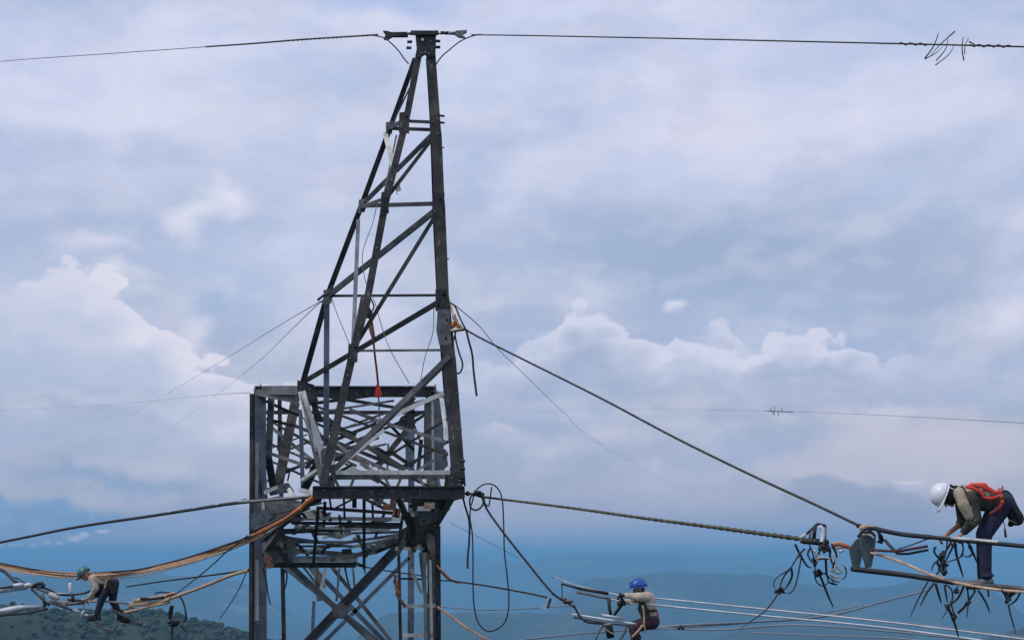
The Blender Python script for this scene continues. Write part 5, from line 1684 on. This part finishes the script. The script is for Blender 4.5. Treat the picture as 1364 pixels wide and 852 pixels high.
# hood and chin strap under the helmet
b = Mesh()
b.ball(hc + R @ Vector((0, -0.015, -0.02)), 0.092, 0.104, 0.105, R, 14, 10)
b.cap(hc + R @ Vector((0, -0.02, -0.06)), nk, 0.075, 0.082)
remesh(b, 'hood', BLK, t, 0.010, 3)
b = Mesh()
b.box(hc + R @ Vector((0, -0.142, 0.0)), R @ Vector((0.03, 0, 0)), R @ Vector((0, 0.012, 0)), R @ Vector((0, 0, 0.055)))
b.make('helmet_flap', BLK, t, False)
b = Mesh().box(hc + R @ Vector((0, -0.165, -0.08)), R @ Vector((0.015, 0, 0)), R @ Vector((0, 0.008, 0)), R @ Vector((0, 0, 0.04)))
b.make('helmet_flap', BLK, t, False)
# khaki shoulder yoke and hanging sleeve panels
b = Mesh()
b.cap(PP(1278, 657, -0.14), PP(1284, 672, -0.2), 0.075, 0.07, 14)
b.cap(PP(1284, 672, -0.2), PP(1291, 687, -0.2), 0.074, 0.06, 14)
b.cap(PP(1281, 654, 0.0), PP(1302, 655, -0.04), 0.08, 0.085, 14)
b.cap(PP(1288, 656, -0.15), PP(1303, 657, -0.14), 0.05, 0.045, 12)
b.cap(PP(1278, 655, 0.14), PP(1282, 666, 0.18), 0.075, 0.07, 14)
remesh(b, 'khaki_yoke', KHAKI, t, 0.011, 4)
Mesh().box(PP(1296, 670, -0.235), (PP(1299, 665) - PP(1293, 676)) * .5, Vector((0, 0.012, 0)), Vector((0.022, 0, 0.012))).make('reflective_strip', mat('grey_green_strip', (0.28, 0.31, 0.26), (0.38, 0.40, 0.34), 0.6), t, False)
Mesh().box(PP(1290, 682, -0.23), Vector((0.03, 0, 0)), Vector((0, 0.015, 0)), Vector((0.01, 0, 0.055))).make('patch', mat('pale_patch', (0.38, 0.38, 0.34), (0.46, 0.45, 0.4), 0.7), t, False)
# red harness: back panel, shoulder and thigh straps, belt
b = Mesh()
b.cap(PP(1294, 646.5, -0.07), PP(1311, 647, -0.08), 0.035, 0.042, 12)
b.cap(PP(1294, 646.5, 0.07), PP(1311, 647, 0.08), 0.035, 0.042, 12)
b.cap(PP(1309, 648, -0.08), PP(1328, 658, -0.10), 0.042, 0.036, 12)
b.cap(PP(1309, 648, 0.08), PP(1328, 658, 0.10), 0.042, 0.036, 12)
remesh(b, 'harness_back', RD, t, 0.010, 4)
strap(t, [PP(1288, 648, -.1), PP(1297, 650, -.2), PP(1307, 656, -.235), PP(1312, 663, -.24), PP(1324, 663, -.24), PP(1333, 659, -.24)], 0.02, RD)
strap(t, [PP(1281, 648, -.12), PP(1286, 655, -.19), PP(1291, 663, -.23), PP(1292, 672, -.235)], 0.017, BLK)
strap(t, [PP(1299, 647, -.12), PP(1305, 653, -.2), PP(1309, 660, -.22)], 0.016, BLK)
strap(t, [PP(1330, 655, -.2), PP(1336, 661, -.24), PP(1335, 672, -.25), PP(1326, 680, -.25), PP(1318, 684, -.22)], 0.019, mat('dark_red_strap', (0.12, 0.015, 0.02), (0.25, 0.03, 0.03), 0.8))
strap(t, [PP(1331, 652, 0.0), PP(1332, 655, -.15), PP(1334, 664, -.22), PP(1332, 676, -.2), PP(1328, 686, -.1)], 0.024, RD, 'belt')
for x, y in ((1334, 660), (1335, 667)):
    Mesh().box(PP(x, y, -.27), Vector((0.016, 0, 0)), Vector((0, 0.008, 0)), Vector((0, 0, 0.02))).make('buckle', OR, t, False)
Mesh().tube([PP(1335, 652, -.1), PP(1335.5, 646.5, -.1)], 0.01, 6).make('strap_end', RD, t)
strap(t, [PP(1247, 728, -.02), PP(1244, 733, -.02), PP(1248, 740, -.02), PP(1254, 742, -.02)], 0.012, CB, 'wrist_cord')
bag = thing('tool_bag', PP(1349, 690), 'black tool bag hanging behind the hips of the bent worker', 'bag')
b = Mesh()
b.cap(PP(1339, 660, -.05), PP(1346, 676, -.05), 0.075, 0.085, 12)
b.cap(PP(1346, 676, -.08), PP(1354, 690, -.08), 0.085, 0.09, 12)
b.cap(PP(1349, 694, -.05), PP(1346, 698, -.05), 0.045, 0.035, 12)
b.cap(PP(1356, 686, -.05), PP(1358.5, 686, -.05), 0.04, 0.02, 12)
b.cap(PP(1341, 662, .08), PP(1352, 688, .08), 0.075, 0.085, 12)
remesh(b, 'bag_body', BLK, bag, 0.011, 5)
strap(bag, [PP(1338, 656, -.12), PP(1345, 668, -.16), PP(1352, 680, -.18), PP(1356, 692, -.16)], 0.012, CB, 'strap')
Mesh().tube([PP(1344, 692, -.15), PP(1354, 697, -.15)], 0.01, 6).make('zip', MD, bag)

# --- crouching worker in blue helmet, middle
d = 25.0
sh, hp = PP(862, 794), PP(868, 827)
nk = PP(858, 789)
hc = PP(851, 785.5)
crown = Vector((-0.12, 0, 1))
face = Vector((-1, -0.15, -0.35))
arms = [(PP(850, 794.5, -0.25), PP(834, 792.5, -0.18), Vector((-1, 0.15, 0.02)), Vector((0, 0.3, -1))),
        (PP(850, 799, 0.2), PP(834, 801, 0.15), Vector((-1, -0.2, 0.1)), Vector((0, 0, -1)))]
lg = [(PP(844, 836, -0.15), PP(852, 866, -0.12), PP(838, 868, -0.12)), (PP(843, 834, 0.16), PP(849, 865, 0.12), PP(834, 867, 0.12))]
t, R, S, Hp, front, axis = worker('worker in blue helmet and cream shirt crouching on the middle lines', sh, hp, nk, hc, crown, face, arms, lg,
                                  dict(shirt=CREAM, trousers=MAROON, boot=BLK, helmet=BLUEH, glove=BLK), 1.03, 1.1, gloves=True)
b = Mesh()
b.cap(PP(857, 799, -.1), PP(861, 817, -.1), 0.10, 0.10, 12)
b.cap(PP(857, 799, .1), PP(861, 817, .1), 0.10, 0.10, 12)
b.cap(PP(856, 810, -.15), PP(862, 824, -.15), 0.09, 0.08, 12)
remesh(b, 'tool_vest', mat('dark_olive_vest', (0.02, 0.022, 0.012), (0.05, 0.05, 0.03), 0.9, 0, 10, bump=.5), t, 0.012, 5)
b = Mesh()
b.ball(hc + R @ Vector((0, -0.02, -0.03)), 0.09, 0.10, 0.10, R, 12, 9)
remesh(b, 'hood', mat('navy_hood', (0.01, 0.02, 0.08), (0.02, 0.035, 0.14), 0.9), t, 0.012, 3)
strap(t, [PP(856, 806, -.3), PP(858, 818, -.3), PP(858, 832, -.28), PP(860, 842, -.25)], 0.016, TR, 'rope_lanyard')
strap(t, [PP(872, 808, -.1), PP(875, 815, -.12), PP(876, 824, -.12)], 0.02, RD, 'belt')
strap(t, [PP(862, 812, -.26), PP(868, 813, -.26), PP(874, 812, -.18)], 0.022, BLK, 'belt')
strap(t, [PP(856, 832, -.28), PP(850, 840, -.28), PP(842, 848, -.2)], 0.02, TR, 'thigh_strap')
tag(Mesh().cap(PP(826, 791, -.12), PP(832, 805, -.12), 0.028, 0.02, 8).make('hand_tool', CB), 'black tool held over the rods by crouching worker', 'tool')

# --- worker bent over the ropes, left
d = 37.0
sh, hp = PP(126, 770), PP(150, 777)
nk = PP(121, 768)
hc = PP(114, 765.5)
crown = Vector((-0.62, 0, 0.72))
face = Vector((-0.7, -0.1, -0.7))
arms = [(PP(128, 783, -0.22), PP(119, 795, -0.15), Vector((-0.8, 0, -0.6)), Vector((0.3, 0, -1))),
        (PP(130, 786, 0.25), PP(122, 797, 0.2), Vector((-0.8, 0, -0.6)), Vector((0.3, 0, -1)))]
lg = [(PP(136, 796, -0.16), PP(129, 818, -0.12), PP(120, 819.5, -0.12)), (PP(150, 800, 0.15), PP(161, 820, 0.2), PP(173, 823, 0.2))]
t, R, S, Hp, front, axis = worker('worker in dark green helmet leaning over the tan ropes at left', sh, hp, nk, hc, crown, face, arms, lg,
                                  dict(shirt=CREAM, trousers=DKNAVY, boot=BLK, helmet=TEAL), 1.16, 1.15, voxel=0.014)
b = Mesh()
b.cap(PP(134, 776, -.08), PP(144, 780, -.08), 0.13, 0.12, 12)
b.cap(PP(134, 780, .08), PP(134, 790, .08), 0.12, 0.09, 12)
b.cap(PP(133, 780, -.08), PP(130, 792, -.05), 0.11, 0.08, 12)
remesh(b, 'tool_vest', BLK, t, 0.014, 5)
strap(t, [PP(137, 766, -.1), PP(141, 775, -.24), PP(140, 783, -.24)], 0.03, TR)
strap(t, [PP(146, 768, -.1), PP(147, 778, -.22), PP(142, 792, -.2)], 0.022, MD)
b = Mesh()
b.cap(PP(148, 776, -.28), PP(152, 788, -.28), 0.09, 0.08, 12)
remesh(b, 'pouch', BLK, t, 0.014, 3)

# ------------------------------------------------------------------ groups of repeats
GROUPS = dict(sagging_rope='ropes sagging from the beam to the left', stay_wire='thin stay wires left of the peak', jumper_wire='curved wires under the tower head',
              earth_wire='overhead wires at the tower top', line_conductor='conductors strung from the tower', distant_conductor='faint conductors at the bottom',
              hanging_strap='straps hanging under the crossarm', cable_tie='white ties on the thick conductor', person='line workers on the wires',
              hanging_cables='cables dangling near the bent worker', hanging_cable_loops='cable loops hanging at the insulator end', tan_rope='single tan ropes near the tower leg',
              bundle_rope='ropes of the bundle right of the left worker', long_rod='long rods at the left edge', dead_end_clamp='fittings at the tower head',
              slack_wire='slack wires hanging in the peak', wrapped_rods='wrapped rods on the top right wire')
for o in list(SC.objects):
    base = o.name.split('.')[0]
    if not o.parent and o.get('category') and base in GROUPS and not o.get('group'):
        o['group'] = GROUPS[base]
